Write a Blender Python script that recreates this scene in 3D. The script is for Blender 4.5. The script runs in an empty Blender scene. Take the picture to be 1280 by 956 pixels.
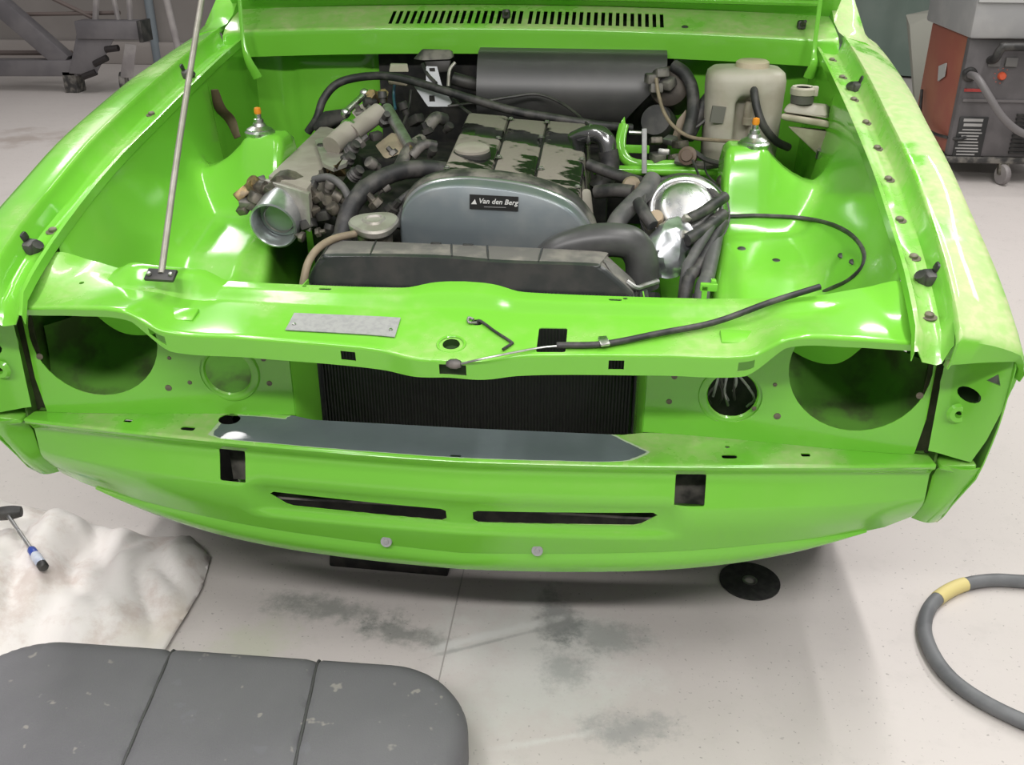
import bpy, bmesh, math, random
from mathutils import Vector, Matrix, Euler
from mathutils import noise as MN
from mathutils.geometry import delaunay_2d_cdt
random.seed(7)
PI = math.pi
S = bpy.context.scene
C = S.collection

# ------------------------------------------------------------------ camera
cam_d = bpy.data.cameras.new('camera')
cam = bpy.data.objects.new('camera', cam_d); C.objects.link(cam)
cam_d.sensor_fit = 'HORIZONTAL'; cam_d.sensor_width = 36.0
cam_d.lens = 1217.80 * 36.0 / 1280.0
cam_d.clip_start = 0.02
cam.matrix_world = Matrix.Translation((0.2103, -1.3052, 1.2846)) @ Matrix([[0.995383, -0.044488, 0.085052], [0.095971, 0.44619, -0.889777], [0.001635, 0.893832, 0.448399]]).to_4x4()
S.camera = cam

# ------------------------------------------------------------------ world, lamps, exposure
S.view_settings.view_transform = 'Standard'
S.view_settings.look = 'None'
S.view_settings.gamma = 1.0
S.view_settings.exposure = -0.12
w = bpy.data.worlds.new('world'); S.world = w; w.use_nodes = True
bg = w.node_tree.nodes['Background']
bg.inputs[0].default_value = (1.0, 0.98, 0.985, 1); bg.inputs[1].default_value = 0.34

def area(name, loc, size, power, target=None, color=(1, 0.975, 0.96)):
    d = bpy.data.lights.new(name, 'AREA'); d.shape = 'RECTANGLE'; d.size, d.size_y = size
    d.energy = power; d.color = color
    o = bpy.data.objects.new(name, d); C.objects.link(o); o.location = loc
    if target:
        o.rotation_euler = (Vector(target) - Vector(loc)).to_track_quat('-Z', 'Y').to_euler()
    return o
# workshop fluorescent rows on the ceiling, and one added front strip
area('strip_lamp', (-1.1, 0.2, 3.1), (0.16, 2.6), 45)
area('strip_lamp', (1.25, 0.1, 3.1), (0.16, 2.6), 60)
area('strip_lamp', (0.1, -2.1, 2.7), (2.8, 0.16), 80, (0, 0.2, 0.5))  # unseen tilted strip behind the camera, added to brighten the front panels
area('strip_lamp', (2.4, 2.6, 3.1), (0.16, 2.6), 75)
area('strip_lamp', (-2.2, 3.4, 3.1), (0.16, 2.6), 60)

# ------------------------------------------------------------------ helpers
WL = {}
def interp(x, xs, ys):
    if x <= xs[0]: return ys[0]
    for i in range(len(xs) - 1):
        if x <= xs[i + 1]:
            t = (x - xs[i]) / (xs[i + 1] - xs[i]); return ys[i] + t * (ys[i + 1] - ys[i])
    return ys[-1]
def sm(a, b, x):
    t = min(1.0, max(0.0, (x - a) / (b - a))); return t * t * (3 - 2 * t)
def sinterp(x, xs, ys):
    # smooth (monotone-ish cubic) interpolation
    if x <= xs[0]: return ys[0]
    if x >= xs[-1]: return ys[-1]
    n = len(xs)
    for i in range(n - 1):
        if x <= xs[i + 1]:
            h = xs[i + 1] - xs[i]; t = (x - xs[i]) / h
            def sl(j):
                if j == 0: return (ys[1] - ys[0]) / (xs[1] - xs[0])
                if j == n - 1: return (ys[-1] - ys[-2]) / (xs[-1] - xs[-2])
                return (ys[j + 1] - ys[j - 1]) / (xs[j + 1] - xs[j - 1])
            m0, m1 = sl(i) * h, sl(i + 1) * h
            return ((2*t**3-3*t*t+1)*ys[i] + (t**3-2*t*t+t)*m0 + (-2*t**3+3*t*t)*ys[i+1] + (t**3-t*t)*m1)

def thing(name, label, cat, loc=(0, 0, 0), group=None, rz=0):
    o = bpy.data.objects.new(name, None); C.objects.link(o)
    o.empty_display_size = 0.05
    o.location = loc; o['label'] = label; o['category'] = cat
    if group: o['group'] = group
    WL[o.name] = Vector(loc)
    return o
def finish(name, me, mat, parent=None, angle=38, smooth=True):
    """link a mesh given in world coordinates; its origin goes to its centre"""
    mats = mat if isinstance(mat, (list, tuple)) else [mat]
    for m in mats: me.materials.append(m)
    vs = me.vertices
    lo = Vector((min(v.co.x for v in vs), min(v.co.y for v in vs), min(v.co.z for v in vs)))
    hi = Vector((max(v.co.x for v in vs), max(v.co.y for v in vs), max(v.co.z for v in vs)))
    c = (lo + hi) / 2
    me.transform(Matrix.Translation(-c))
    if smooth:
        me.polygons.foreach_set('use_smooth', [True] * len(me.polygons))
        me.set_sharp_from_angle(angle=math.radians(angle))
    o = bpy.data.objects.new(name, me); C.objects.link(o)
    if parent is not None:
        o.parent = parent; o.location = c - WL[parent.name]
    else:
        o.location = c
    WL[o.name] = c
    return o
def tag(o, label=None, cat=None, kind=None, group=None):
    if label: o['label'] = label
    if cat: o['category'] = cat
    if kind: o['kind'] = kind
    if group: o['group'] = group
    return o
def catmull(pts, n=6, closed=False):
    P = [Vector(p) for p in pts]
    if len(P) < 3: return P
    out = []; N = len(P)
    rng = range(N) if closed else range(N - 1)
    for i in rng:
        p1, p2 = P[i], P[(i + 1) % N]
        p0 = P[i - 1] if (closed or i > 0) else p1 * 2 - p2
        p3 = P[(i + 2) % N] if (closed or i < N - 2) else p2 * 2 - p1
        for k in range(n):
            t = k / n
            out.append(0.5 * ((2*p1) + (p2-p0)*t + (2*p0-5*p1+4*p2-p3)*t*t + (3*p1-p0-3*p2+p3)*t**3))
    if not closed: out.append(P[-1])
    return out
def frame(ax):
    ax = Vector(ax).normalized()
    t = Vector((0, 0, 1)) if abs(ax.z) < 0.9 else Vector((0, 1, 0))
    u = ax.cross(t).normalized(); v = ax.cross(u).normalized()
    return ax, u, v
def thicken(bm, t):
    """give an open sheet a back face t behind its front one"""
    bmesh.ops.recalc_face_normals(bm, faces=bm.faces[:])
    bm.normal_update(); bm.verts.index_update()
    vs = bm.verts[:]; fs = bm.faces[:]; es = [e for e in bm.edges if len(e.link_faces) == 1]
    back = {v: bm.verts.new(v.co - v.normal * t) for v in vs}
    for f in fs: bm.faces.new([back[v] for v in reversed(f.verts)])
    for e in es:
        a, b = e.verts
        try: bm.faces.new((a, b, back[b], back[a]))
        except ValueError: pass
class MB:
    def __init__(s): s.bm = bmesh.new()
    def box(s, c, size, rot=None, bev=0.0, seg=2):
        r = bmesh.ops.create_cube(s.bm, size=1.0); vs = r['verts']
        for v in vs: v.co = Vector((v.co.x * size[0], v.co.y * size[1], v.co.z * size[2]))
        if bev:
            es = list({e for v in vs for e in v.link_edges})
            rr = bmesh.ops.bevel(s.bm, geom=es, offset=bev, segments=seg, affect='EDGES', profile=0.5)
            vs = list({v for v in rr['verts']} | {v for v in vs if v.is_valid})
        M = Matrix.Translation(c)
        if rot is not None:
            M = M @ (rot.to_4x4() if isinstance(rot, Matrix) else Euler(rot).to_matrix().to_4x4())
        bmesh.ops.transform(s.bm, matrix=M, verts=vs)
        return s
    def hull(s, pts, bev=0.0):
        vs = [s.bm.verts.new(p) for p in pts]
        r = bmesh.ops.convex_hull(s.bm, input=vs)
        if bev:
            vv = [v for v in vs if v.is_valid]
            es = list({e for v in vv for e in v.link_edges if e.calc_face_angle(0) > 0.2})
            bmesh.ops.bevel(s.bm, geom=es, offset=bev, segments=2, affect='EDGES', profile=0.5)
        return s
    def tube(s, pts, r, n=10, smooth=5, closed=False, caps=True, flat=1.0):
        P = catmull(pts, smooth, closed) if smooth else [Vector(p) for p in pts]
        N = len(P); rings = []
        rr = r if callable(r) else (lambda t: r)
        T0 = (P[1] - P[0]).normalized(); _, u, v = frame(T0)
        for i, p in enumerate(P):
            a = P[(i + 1) % N] if (closed or i < N - 1) else P[i]
            b = P[i - 1] if (closed or i > 0) else P[i]
            T = (a - b)
            T = T.normalized() if T.length > 1e-9 else T0
            u = (u - T * u.dot(T)); u = u.normalized() if u.length > 1e-6 else frame(T)[1]
            v = T.cross(u)
            R = rr(i / max(1, N - 1))
            rings.append([s.bm.verts.new(p + u * (R * math.cos(2*PI*k/n)) + v * (R * flat * math.sin(2*PI*k/n))) for k in range(n)])
        m = N if closed else N - 1
        for i in range(m):
            A, B = rings[i], rings[(i + 1) % N]
            for k in range(n): s.bm.faces.new((A[k], A[(k+1) % n], B[(k+1) % n], B[k]))
        if caps and not closed:
            s.bm.faces.new(rings[0][::-1]); s.bm.faces.new(rings[-1])
        return s
    def lathe(s, prof, org, axis=(0, 0, 1), n=24, lobes=None):
        """prof: (radius, height) pairs along the axis"""
        ax, u, v = frame(axis); org = Vector(org); rings = []
        for (r, h) in prof:
            if r < 1e-6: rings.append([s.bm.verts.new(org + ax * h)])
            else:
                rings.append([s.bm.verts.new(org + ax * h + (u * math.cos(2*PI*k/n) + v * math.sin(2*PI*k/n)) * (r * (lobes(2*PI*k/n) if lobes else 1))) for k in range(n)])
        for A, B in zip(rings[:-1], rings[1:]):
            for k in range(n):
                a0, a1 = A[k % len(A)], A[(k+1) % len(A)]; b0, b1 = B[k % len(B)], B[(k+1) % len(B)]
                f = []
                for q in (a0, a1, b1, b0):
                    if q not in f: f.append(q)
                if len(f) > 2: s.bm.faces.new(f)
        return s
    def cyl(s, p0, p1, r0, r1=None, n=16):
        p0, p1 = Vector(p0), Vector(p1); h = (p1 - p0).length; r1 = r0 if r1 is None else r1
        return s.lathe([(0, 0), (r0, 0), (r1, h), (0, h)], p0, p1 - p0, n)
    def ball(s, c, r, n=12):
        rx = r if isinstance(r, (tuple, list)) else (r, r, r)
        res = bmesh.ops.create_uvsphere(s.bm, u_segments=n, v_segments=max(6, n // 2), radius=1)
        bmesh.ops.transform(s.bm, matrix=Matrix.Translation(c) @ Matrix.Diagonal((*rx, 1)), verts=res['verts'])
        return s
    def grid(s, rows, closed=False):
        V = [[s.bm.verts.new(p) for p in row] for row in rows]
        for A, B in zip(V[:-1], V[1:]):
            n = len(A)
            for k in range(n if closed else n - 1):
                s.bm.faces.new((A[k], A[(k+1) % n], B[(k+1) % n], B[k]))
        return V
    def prism(s, poly, d, fn):
        """poly: 2-D outline; fn(a, b, h) -> point; from h = 0 to h = d"""
        A = [s.bm.verts.new(fn(a, b, 0)) for a, b in poly]; B = [s.bm.verts.new(fn(a, b, d)) for a, b in poly]
        n = len(A)
        for k in range(n): s.bm.faces.new((A[k], A[(k+1) % n], B[(k+1) % n], B[k]))
        s.bm.faces.new(A[::-1]); s.bm.faces.new(B)
        return s
    def solid(s, t):
        thicken(s.bm, t); return s
    def build(s, name, mat, parent=None, angle=38, smooth=True, recalc=True):
        if recalc: bmesh.ops.recalc_face_normals(s.bm, faces=s.bm.faces[:])
        me = bpy.data.meshes.new(name); s.bm.to_mesh(me); s.bm.free()
        return finish(name, me, mat, parent, angle, smooth)

def inside(p, poly):
    x, y = p; c = False; n = len(poly); j = n - 1
    for i in range(n):
        xi, yi = poly[i]; xj, yj = poly[j]
        if (yi > y) != (yj > y) and x < (xj - xi) * (y - yi) / (yj - yi) + xi: c = not c
        j = i
    return c
def resample(poly, step):
    out = []
    for a, b in zip(poly, poly[1:] + poly[:1]):
        L = math.dist(a, b); k = max(1, int(math.ceil(L / step)))
        for i in range(k): out.append((a[0] + (b[0]-a[0]) * i / k, a[1] + (b[1]-a[1]) * i / k))
    return out
def sheet(outer, holes, fn, step, t=0.0015, us=None, vs=None, hstep=None, warp=None, unwarp=None):
    """pressed sheet metal: 2-D outline with holes, mapped into space by fn(u, v)"""
    if warp:
        fn0 = fn; fn = lambda u, v: fn0(u, unwarp(v))
        outer = [(a, warp(b)) for a, b in outer]; holes = [[(a, warp(b)) for a, b in h] for h in holes]; vs = [warp(b) for b in vs]
    outer = resample(list(outer), step); holes = [resample(list(h), hstep or step) for h in holes]
    pts, edges = [], []
    for loop in [outer] + holes:
        b = len(pts); pts += loop; n = len(loop)
        edges += [(b + i, b + (i + 1) % n) for i in range(n)]
    xs = [p[0] for p in outer]; ys = [p[1] for p in outer]
    def rng(lo, hi): 
        n = max(1, int((hi - lo) / step)); return [lo + (hi - lo) * (i + 0.5) / n for i in range(n)]
    U = us or rng(min(xs), max(xs)); V = vs or rng(min(ys), max(ys))
    for a in U:
        for b in V:
            if not inside((a, b), outer) or any(inside((a, b), h) for h in holes): continue
            pts.append((a, b))
    r = delaunay_2d_cdt([Vector(p) for p in pts], edges, [], 0, 1e-6)
    vs2, faces = r[0], r[2]
    bm = bmesh.new(); V3 = [bm.verts.new(fn(v.x, v.y)) for v in vs2]
    for f in faces:
        cx = sum(vs2[i].x for i in f) / len(f); cy = sum(vs2[i].y for i in f) / len(f)
        if not inside((cx, cy), outer) or any(inside((cx, cy), h) for h in holes): continue
        try: bm.faces.new([V3[i] for i in f])
        except ValueError: pass
    for v in [v for v in bm.verts if not v.link_faces]: bm.verts.remove(v)
    bmesh.ops.recalc_face_normals(bm, faces=bm.faces[:])
    bmesh.ops.join_triangles(bm, faces=bm.faces[:], angle_face_threshold=.6, angle_shape_threshold=1.2)
    if t: thicken(bm, t)
    m = MB(); m.bm.free(); m.bm = bm
    return m
def rect(x0, x1, y0, y1): return [(x0, y0), (x1, y0), (x1, y1), (x0, y1)]
def circ(cx, cy, r, n=24, ry=None): return [(cx + r * math.cos(2*PI*k/n), cy + (ry or r) * math.sin(2*PI*k/n)) for k in range(n)]
def rrect(x0, x1, y0, y1, r, n=4):
    o = []
    for (cx, cy, a) in ((x1-r, y1-r, 0), (x0+r, y1-r, 90), (x0+r, y0+r, 180), (x1-r, y0+r, 270)):
        for k in range(n + 1):
            t = math.radians(a + 90 * k / n); o.append((cx + r * math.cos(t), cy + r * math.sin(t)))
    return o
def mirror(poly): return [(-a, b) for a, b in poly][::-1]

# ------------------------------------------------------------------ materials
def nt(name):
    m = bpy.data.materials.new(name); m.use_nodes = True
    t = m.node_tree; return m, t, t.nodes['Principled BSDF']
def mixc(t, fac, a, b):
    n = t.nodes.new('ShaderNodeMix'); n.data_type = 'RGBA'
    for s, v in ((n.inputs[0], fac), (n.inputs[6], a), (n.inputs[7], b)):
        if hasattr(v, 'is_linked'): t.links.new(v, s)
        elif isinstance(v, (int, float)): s.default_value = v
        else: s.default_value = (*v, 1)
    return n.outputs[2]
def math_(t, op, a, b=0.0, clamp=False):
    n = t.nodes.new('ShaderNodeMath'); n.operation = op; n.use_clamp = clamp
    for s, v in ((n.inputs[0], a), (n.inputs[1], b)):
        if hasattr(v, 'is_linked'): t.links.new(v, s)
        else: s.default_value = v
    return n.outputs[0]
def noise(t, scale, detail=4, rough=0.55, coord='Object', stretch=None):
    tc = t.nodes.new('ShaderNodeTexCoord'); n = t.nodes.new('ShaderNodeTexNoise')
    n.inputs['Scale'].default_value = scale; n.inputs['Detail'].default_value = detail; n.inputs['Roughness'].default_value = rough
    src = tc.outputs[coord]
    if stretch:
        mp = t.nodes.new('ShaderNodeMapping'); mp.inputs['Scale'].default_value = stretch
        t.links.new(src, mp.inputs['Vector']); src = mp.outputs['Vector']
    t.links.new(src, n.inputs['Vector']); return n.outputs['Fac']
def step_(t, v, lo, hi):
    n = t.nodes.new('ShaderNodeMapRange'); n.interpolation_type = 'SMOOTHSTEP'; n.inputs[1].default_value = lo; n.inputs[2].default_value = hi
    t.links.new(v, n.inputs[0]); return n.outputs[0]
def bump(t, p, h, strength=0.2, dist=0.002):
    b = t.nodes.new('ShaderNodeBump'); b.inputs['Strength'].default_value = strength; b.inputs['Distance'].default_value = dist
    t.links.new(h, b.inputs['Height']); t.links.new(b.outputs[0], p.inputs['Normal'])
def mat(name, col, rough=0.5, metal=0.0, var=None, vs=30, spec=0.5, coat=0.0, bmp=0.0, bs=200, trans=0.0, alpha=1.0, rv=0.0, lo=0.4, hi=0.65):
    m, t, p = nt(name)
    p.inputs['Roughness'].default_value = rough; p.inputs['Metallic'].default_value = metal
    p.inputs['Specular IOR Level'].default_value = spec; p.inputs['Coat Weight'].default_value = coat
    if var:
        f = step_(t, noise(t, vs), lo, hi)
        t.links.new(mixc(t, f, col, var), p.inputs['Base Color'])
        if rv:
            t.links.new(math_(t, 'ADD', math_(t, 'MULTIPLY', f, rv), rough, True), p.inputs['Roughness'])
    else: p.inputs['Base Color'].default_value = (*col, 1)
    if bmp: bump(t, p, noise(t, bs), bmp)
    if trans: p.inputs['Transmission Weight'].default_value = trans
    m.diffuse_color = (*col, 1)
    return m
GREEN = (0.175, 0.53, 0.046)
DUST = (0.47, 0.53, 0.26)
def paint(name, dust, lo=0.45, hi=0.75, scale=5, primer=False, rough=0.16, clean=None):
    """lime paint under a film of grinding dust that has been wiped in places"""
    m, t, p = nt(name)
    geo = t.nodes.new('ShaderNodeNewGeometry'); sx = t.nodes.new('ShaderNodeSeparateXYZ'); t.links.new(geo.outputs['Normal'], sx.inputs[0])
    up = step_(t, sx.outputs['Z'], 0.15, 0.85)                  # dust settles on what faces up
    n1 = step_(t, noise(t, scale, 5, 0.6), lo, hi); n2 = step_(t, noise(t, 60, 3), 0.3, 0.8)
    d = math_(t, 'MULTIPLY', n1, up)
    d = math_(t, 'MULTIPLY', d, math_(t, 'ADD', math_(t, 'MULTIPLY', n2, 0.5), 0.5))
    d = math_(t, 'MULTIPLY', d, dust, True)
    base = mixc(t, noise(t, 2.5, 2), tuple(c * 0.93 for c in GREEN), tuple(c * 1.05 for c in GREEN))
    col = mixc(t, d, base, DUST)
    r = math_(t, 'ADD', math_(t, 'MULTIPLY', d, 0.5), rough, True)
    if primer:
        at = t.nodes.new('ShaderNodeAttribute'); at.attribute_name = 'primer'
        edge = math_(t, 'ADD', at.outputs['Fac'], math_(t, 'MULTIPLY', math_(t, 'SUBTRACT', noise(t, 28, 5, 0.65), 0.5), 0.28))
        ring = step_(t, edge, 0.42, 0.47); core = step_(t, edge, 0.53, 0.56)
        sand = mixc(t, noise(t, 90, 3), (0.42, 0.47, 0.38), (0.55, 0.58, 0.50))
        grey = mixc(t, noise(t, 9, 4), (0.085, 0.105, 0.115), (0.125, 0.15, 0.16))
        col = mixc(t, math_(t, 'MULTIPLY', ring, 0.75), col, sand)
        col = mixc(t, core, col, grey)
        r = math_(t, 'ADD', math_(t, 'MULTIPLY', ring, 0.55), r, True)
    t.links.new(col, p.inputs['Base Color']); t.links.new(r, p.inputs['Roughness'])
    p.inputs['Coat Weight'].default_value = 0.25; p.inputs['Coat Roughness'].default_value = 0.05
    m.diffuse_color = (*GREEN, 1)
    return m
G = paint('lime_paint', 0.45, 0.45, 0.8)
GD = paint('lime_paint_dusty', 0.95, 0.3, 0.62, 6)
GL = paint('lime_paint_light_dust', 0.7, 0.45, 0.75, 4)
GP = paint('lime_paint_with_primer', 0.8, 0.42, 0.7, 6, primer=True)
GF = paint('lime_paint_wiped_dust', 1.15, 0.36, 0.46, 5.5, rough=0.2)
BLK = mat('black_plastic', (0.018, 0.018, 0.018), 0.5, var=(0.06, 0.057, 0.052), vs=14)
BLKD = mat('black_plastic_dusty', (0.035, 0.034, 0.033), 0.55, var=(0.19, 0.175, 0.155), vs=18)
TANK = mat('radiator_plastic', (0.026, 0.03, 0.029), 0.35, var=(0.045, 0.045, 0.042), vs=20)
TANKD = mat('radiator_plastic_dusty', (0.13, 0.125, 0.115), 0.7, var=(0.22, 0.205, 0.18), vs=20)
RUB = mat('black_rubber', (0.02, 0.02, 0.021), 0.55, var=(0.075, 0.07, 0.066), vs=25)
RUBG = mat('dusty_rubber_hose', (0.075, 0.075, 0.075), 0.6, var=(0.13, 0.125, 0.12), vs=20)
DARK = mat('dark_grime_and_shade', (0.012, 0.012, 0.012), 0.7, var=(0.035, 0.032, 0.028), vs=30)  # grime on engine parts; also colours dark plates put in for shade
GRIME = mat('grimy_metal', (0.06, 0.055, 0.045), 0.5, 0.4, var=(0.17, 0.15, 0.12), vs=45)
BRASS = mat('brass_grimy', (0.30, 0.22, 0.10), 0.4, 0.7, var=(0.14, 0.11, 0.07), vs=60)
ALU = mat('cast_aluminium', (0.46, 0.44, 0.40), 0.5, 0.55, var=(0.33, 0.31, 0.27), vs=16, bmp=0.15, bs=300)
ALUD = mat('dusty_aluminium', (0.36, 0.33, 0.285), 0.75, 0.1, var=(0.28, 0.255, 0.215), vs=10)
CHR = mat('bright_steel', (0.66, 0.67, 0.67), 0.26, 1.0, var=(0.5, 0.49, 0.47), vs=30, rv=0.15)
STEEL = mat('dull_steel', (0.42, 0.42, 0.41), 0.42, 0.85, var=(0.30, 0.29, 0.27), vs=40)
PLATE = mat('grey_plate', (0.36, 0.36, 0.355), 0.6, 0.2, var=(0.31, 0.31, 0.31), vs=120)
TIMING = mat('blue_grey_satin', (0.17, 0.20, 0.212), 0.33, 0.4, var=(0.215, 0.235, 0.235), vs=9, rv=0.1)
RIM = mat('polished_rim', (0.36, 0.38, 0.38), 0.3, 0.75)
FOIL = mat('silver_tape', (0.6, 0.62, 0.64), 0.32, 0.85, var=(0.42, 0.44, 0.46), vs=25)
BEIGE = mat('aged_white_plastic', (0.45, 0.42, 0.35), 0.5, var=(0.37, 0.335, 0.265), vs=12)
BEIGE2 = mat('aged_white_plastic_dark', (0.38, 0.34, 0.26), 0.55, var=(0.28, 0.245, 0.18), vs=18)
TAN = mat('tan_hose', (0.27, 0.215, 0.145), 0.6, var=(0.2, 0.16, 0.11), vs=30)
RUST = mat('rust_brown', (0.075, 0.05, 0.025), 0.75, var=(0.11, 0.085, 0.045), vs=30)
BLKCOVER = mat('heater_cover', (0.042, 0.042, 0.041), 0.36, var=(0.062, 0.06, 0.057), vs=6)
ROD = mat('prop_rod_grey', (0.30, 0.285, 0.24), 0.45, 0.4, var=(0.36, 0.34, 0.30), vs=40)
POCK = mat('shaded_dirty_inner_paint', (.10, .26, .035), .75, var=(.07, .11, .035), vs=14, lo=.42, hi=.68, spec=.2)  # green darkened for the shade inside the lamp pockets, with dirt in the mottling
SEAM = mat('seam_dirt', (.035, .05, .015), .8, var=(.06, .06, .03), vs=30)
BOLT = mat('dusty_bolt', (.20, .17, .13), .6, .3, var=(.13, .115, .085), vs=60)
ORANGE = mat('orange_plastic', (0.75, 0.26, 0.02), 0.45)
WHITE = mat('white_print', (0.62, 0.62, 0.60), 0.6)
CORE = mat('radiator_core', (0.016, 0.02, 0.018), 0.5, 0.2, var=(0.03, 0.034, 0.03), vs=60)
DKGREEN = mat('underbody_dark_green', (0.02, 0.06, 0.008), 0.6, var=(0.012, 0.03, 0.006), vs=8)
TYRE = mat('tyre_rubber', (0.02, 0.02, 0.02), 0.8)
# valve cover: black crackle under brown dust, wiped to gloss in smears
def vcover_mat():
    m, t, p = nt('valve_cover_dust')
    n = noise(t, 9, 4, 0.55, stretch=(1.0, 1.7, 1.0)); f = step_(t, n, 0.515, 0.57)
    fine = noise(t, 160, 2)
    dust = mixc(t, fine, (0.205, 0.18, 0.155), (0.255, 0.228, 0.198))
    t.links.new(mixc(t, f, dust, (0.012, 0.013, 0.012)), p.inputs['Base Color'])
    t.links.new(math_(t, 'SUBTRACT', 0.75, math_(t, 'MULTIPLY', f, 0.63), True), p.inputs['Roughness'])
    return m
VC = vcover_mat()

# ------------------------------------------------------------------ the setting
def floor_mat():
    m, t, p = nt('workshop_concrete')
    P = t.nodes.new('ShaderNodeNewGeometry').outputs['Position']
    base = mixc(t, noise(t, 1.6, 5, 0.6), (0.52, 0.478, 0.457), (0.61, 0.572, 0.54))
    base = mixc(t, math_(t, 'MULTIPLY', step_(t, noise(t, 14, 6, 0.7), 0.5, 0.75), 0.35), base, (0.45, 0.425, 0.40))
    base = mixc(t, math_(t, 'MULTIPLY', step_(t, noise(t, 120, 2), 0.66, 0.72), 0.5), base, (0.16, 0.15, 0.14))
    def blob(cx, cy, rx, ry, rot=0, hard=(0.55, 0.95), nscale=22, amp=0.85):
        mp = t.nodes.new('ShaderNodeMapping'); mp.vector_type = 'TEXTURE'
        mp.inputs['Location'].default_value = (cx, cy, 0); mp.inputs['Rotation'].default_value = (0, 0, rot); mp.inputs['Scale'].default_value = (rx, ry, 1)
        t.links.new(P, mp.inputs[0])
        sx = t.nodes.new('ShaderNodeSeparateXYZ'); t.links.new(mp.outputs[0], sx.inputs[0])
        d = math_(t, 'SQRT', math_(t, 'ADD', math_(t, 'POWER', sx.outputs[0], 2), math_(t, 'POWER', sx.outputs[1], 2)))
        wob = math_(t, 'MULTIPLY', math_(t, 'SUBTRACT', noise(t, 5.5, 3, 0.5), 0.5), 2.6)
        fine = math_(t, 'MULTIPLY', math_(t, 'SUBTRACT', noise(t, nscale * 1.6, 7, 0.75), 0.5), 2.2)
        d = math_(t, 'ADD', math_(t, 'ADD', d, wob), fine)
        return math_(t, 'SUBTRACT', 1.0, step_(t, d, 0.15, 1.15))
    # ground-in grime, smears of body filler and scrape marks where people work
    for (b, col, k) in ((blob(-0.30, 0.20, 0.16, 0.05, -0.12, (0.55, 1.0)), (0.13, 0.155, 0.135), 0.6),
                        (blob(-0.14, 0.14, 0.12, 0.04, -0.2, (0.6, 0.95)), (0.10, 0.125, 0.11), 0.6),
                        (blob(0.12, 0.10, 0.24, 0.22, 0.3, (0.75, 1.25), 9), (0.60, 0.61, 0.57), 0.7),
                        (blob(0.16, 0.22, 0.045, 0.09, 0.1, (0.6, 0.95)), (0.13, 0.14, 0.135), 0.6),
                        (blob(0.26, 0.17, 0.09, 0.05, 0, (0.6, 0.95)), (0.17, 0.19, 0.18), 0.5),
                        (blob(0.18, 0.08, 0.06, 0.07, 0, (0.6, 0.95)), (0.18, 0.20, 0.19), 0.5),
                        (blob(0.30, -0.06, 0.10, 0.05, 0.2, (0.6, 0.95)), (0.24, 0.25, 0.25), 0.6),
                        (blob(-0.42, 0.06, 0.14, 0.10, 0.2, (0.6, 1.1), 12), (0.47, 0.50, 0.36), 0.5),
                        (blob(0.02, 0.15, 0.14, 0.013, 0.45, (0.55, 0.9), 10, 0.6), (0.66, 0.66, 0.63), 0.8),
                        (blob(0.02, 0.128, 0.14, 0.006, 0.45, (0.5, 0.85), 10, 0.6), (0.22, 0.23, 0.22), 0.45),
                        (blob(0.15, -0.10, 0.12, 0.012, 0.3, (0.55, 0.9), 10, 0.6), (0.66, 0.66, 0.63), 0.7),
                        (blob(-2.6, 4.2, 1.2, 0.25, 0.1, (0.5, 1.2), 2), (0.33, 0.27, 0.23), 0.6)):
        base = mixc(t, math_(t, 'MULTIPLY', b, k), base, col)
    t.links.new(base, p.inputs['Base Color'])
    p.inputs['Roughness'].default_value = 0.55; p.inputs['Specular IOR Level'].default_value = 0.35
    bump(t, p, noise(t, 60, 5), 0.12, 0.003)
    return m
FLOOR = floor_mat()
m = MB(); V = m.grid([[(x, y, 0) for x in (-7, 7)] for y in (-3.0, 6.9)])
fl = m.build('floor', FLOOR, smooth=False); fl.location.z = 0; tag(fl, kind='structure')
JO = mat('slab_joint', (0.36, 0.34, 0.32), 0.8)
m = MB(); m.box((-0.05, 0.55, 0.0005), (0.0025, 1.3, 0.001)); tag(m.build('trim_1', JO, smooth=False), kind='structure')
WALLG = mat('painted_wall', (0.235, 0.215, 0.20), 0.8, var=(0.28, 0.255, 0.24), vs=1.2)
m = MB(); m.box((0, 6.98, 1.7), (14, 0.16, 3.4)); tag(m.build('wall_back', WALLG, smooth=False), kind='structure')
SKIRT = mat('wall_skirting', (0.33, 0.30, 0.28), 0.7)
m = MB(); m.box((-4.0, 6.87, 0.09), (6.0, 0.05, 0.18), bev=0.01); tag(m.build('baseboard_back', SKIRT), kind='structure')
CURT = mat('green_curtain', (0.15, 0.20, 0.17), 0.75, var=(0.18, 0.225, 0.195), vs=2)

# ------------------------------------------------------------------ the car
car = thing('car', 'lime green car front with stripped nose, open engine bay and propped bonnet', 'car', (0, 0.7, 0))
def P(name, mb, mt, parent=car, **k): return mb.build(name, mt, parent, **k)
def sub(name, loc, parent=car):
    o = bpy.data.objects.new(name, None); C.objects.link(o); o.empty_display_size = 0.03
    o.parent = parent; o.location = Vector(loc) - WL[parent.name]; WL[o.name] = Vector(loc); return o

# fender lines along y (half the car; x mirrored)
FY = [-0.045, 0.0, 0.1, 0.25, 0.4, 0.6, 0.8, 1.0, 1.15, 1.3]
F_FX = [.700, .702, .708, .720, .725, .732, .744, .752, .757, .762]
F_FZ = [.751, .776, .812, .843, .880, .914, .940, .966, .982, 1.0]
F_OX = [.782, .783, .785, .788, .792, .804, .826, .846, .857, .865]
F_OZ = [.735, .758, .795, .836, .874, .904, .922, .934, .945, .955]
F_GX = [.648, .650, .656, .661, .670, .681, .687, .692, .695, .698]
F_GZ = [.735, .757, .790, .830, .857, .884, .915, .944, .963, .975]
def fl_(tab, y): return sinterp(y, FY, tab)

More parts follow.
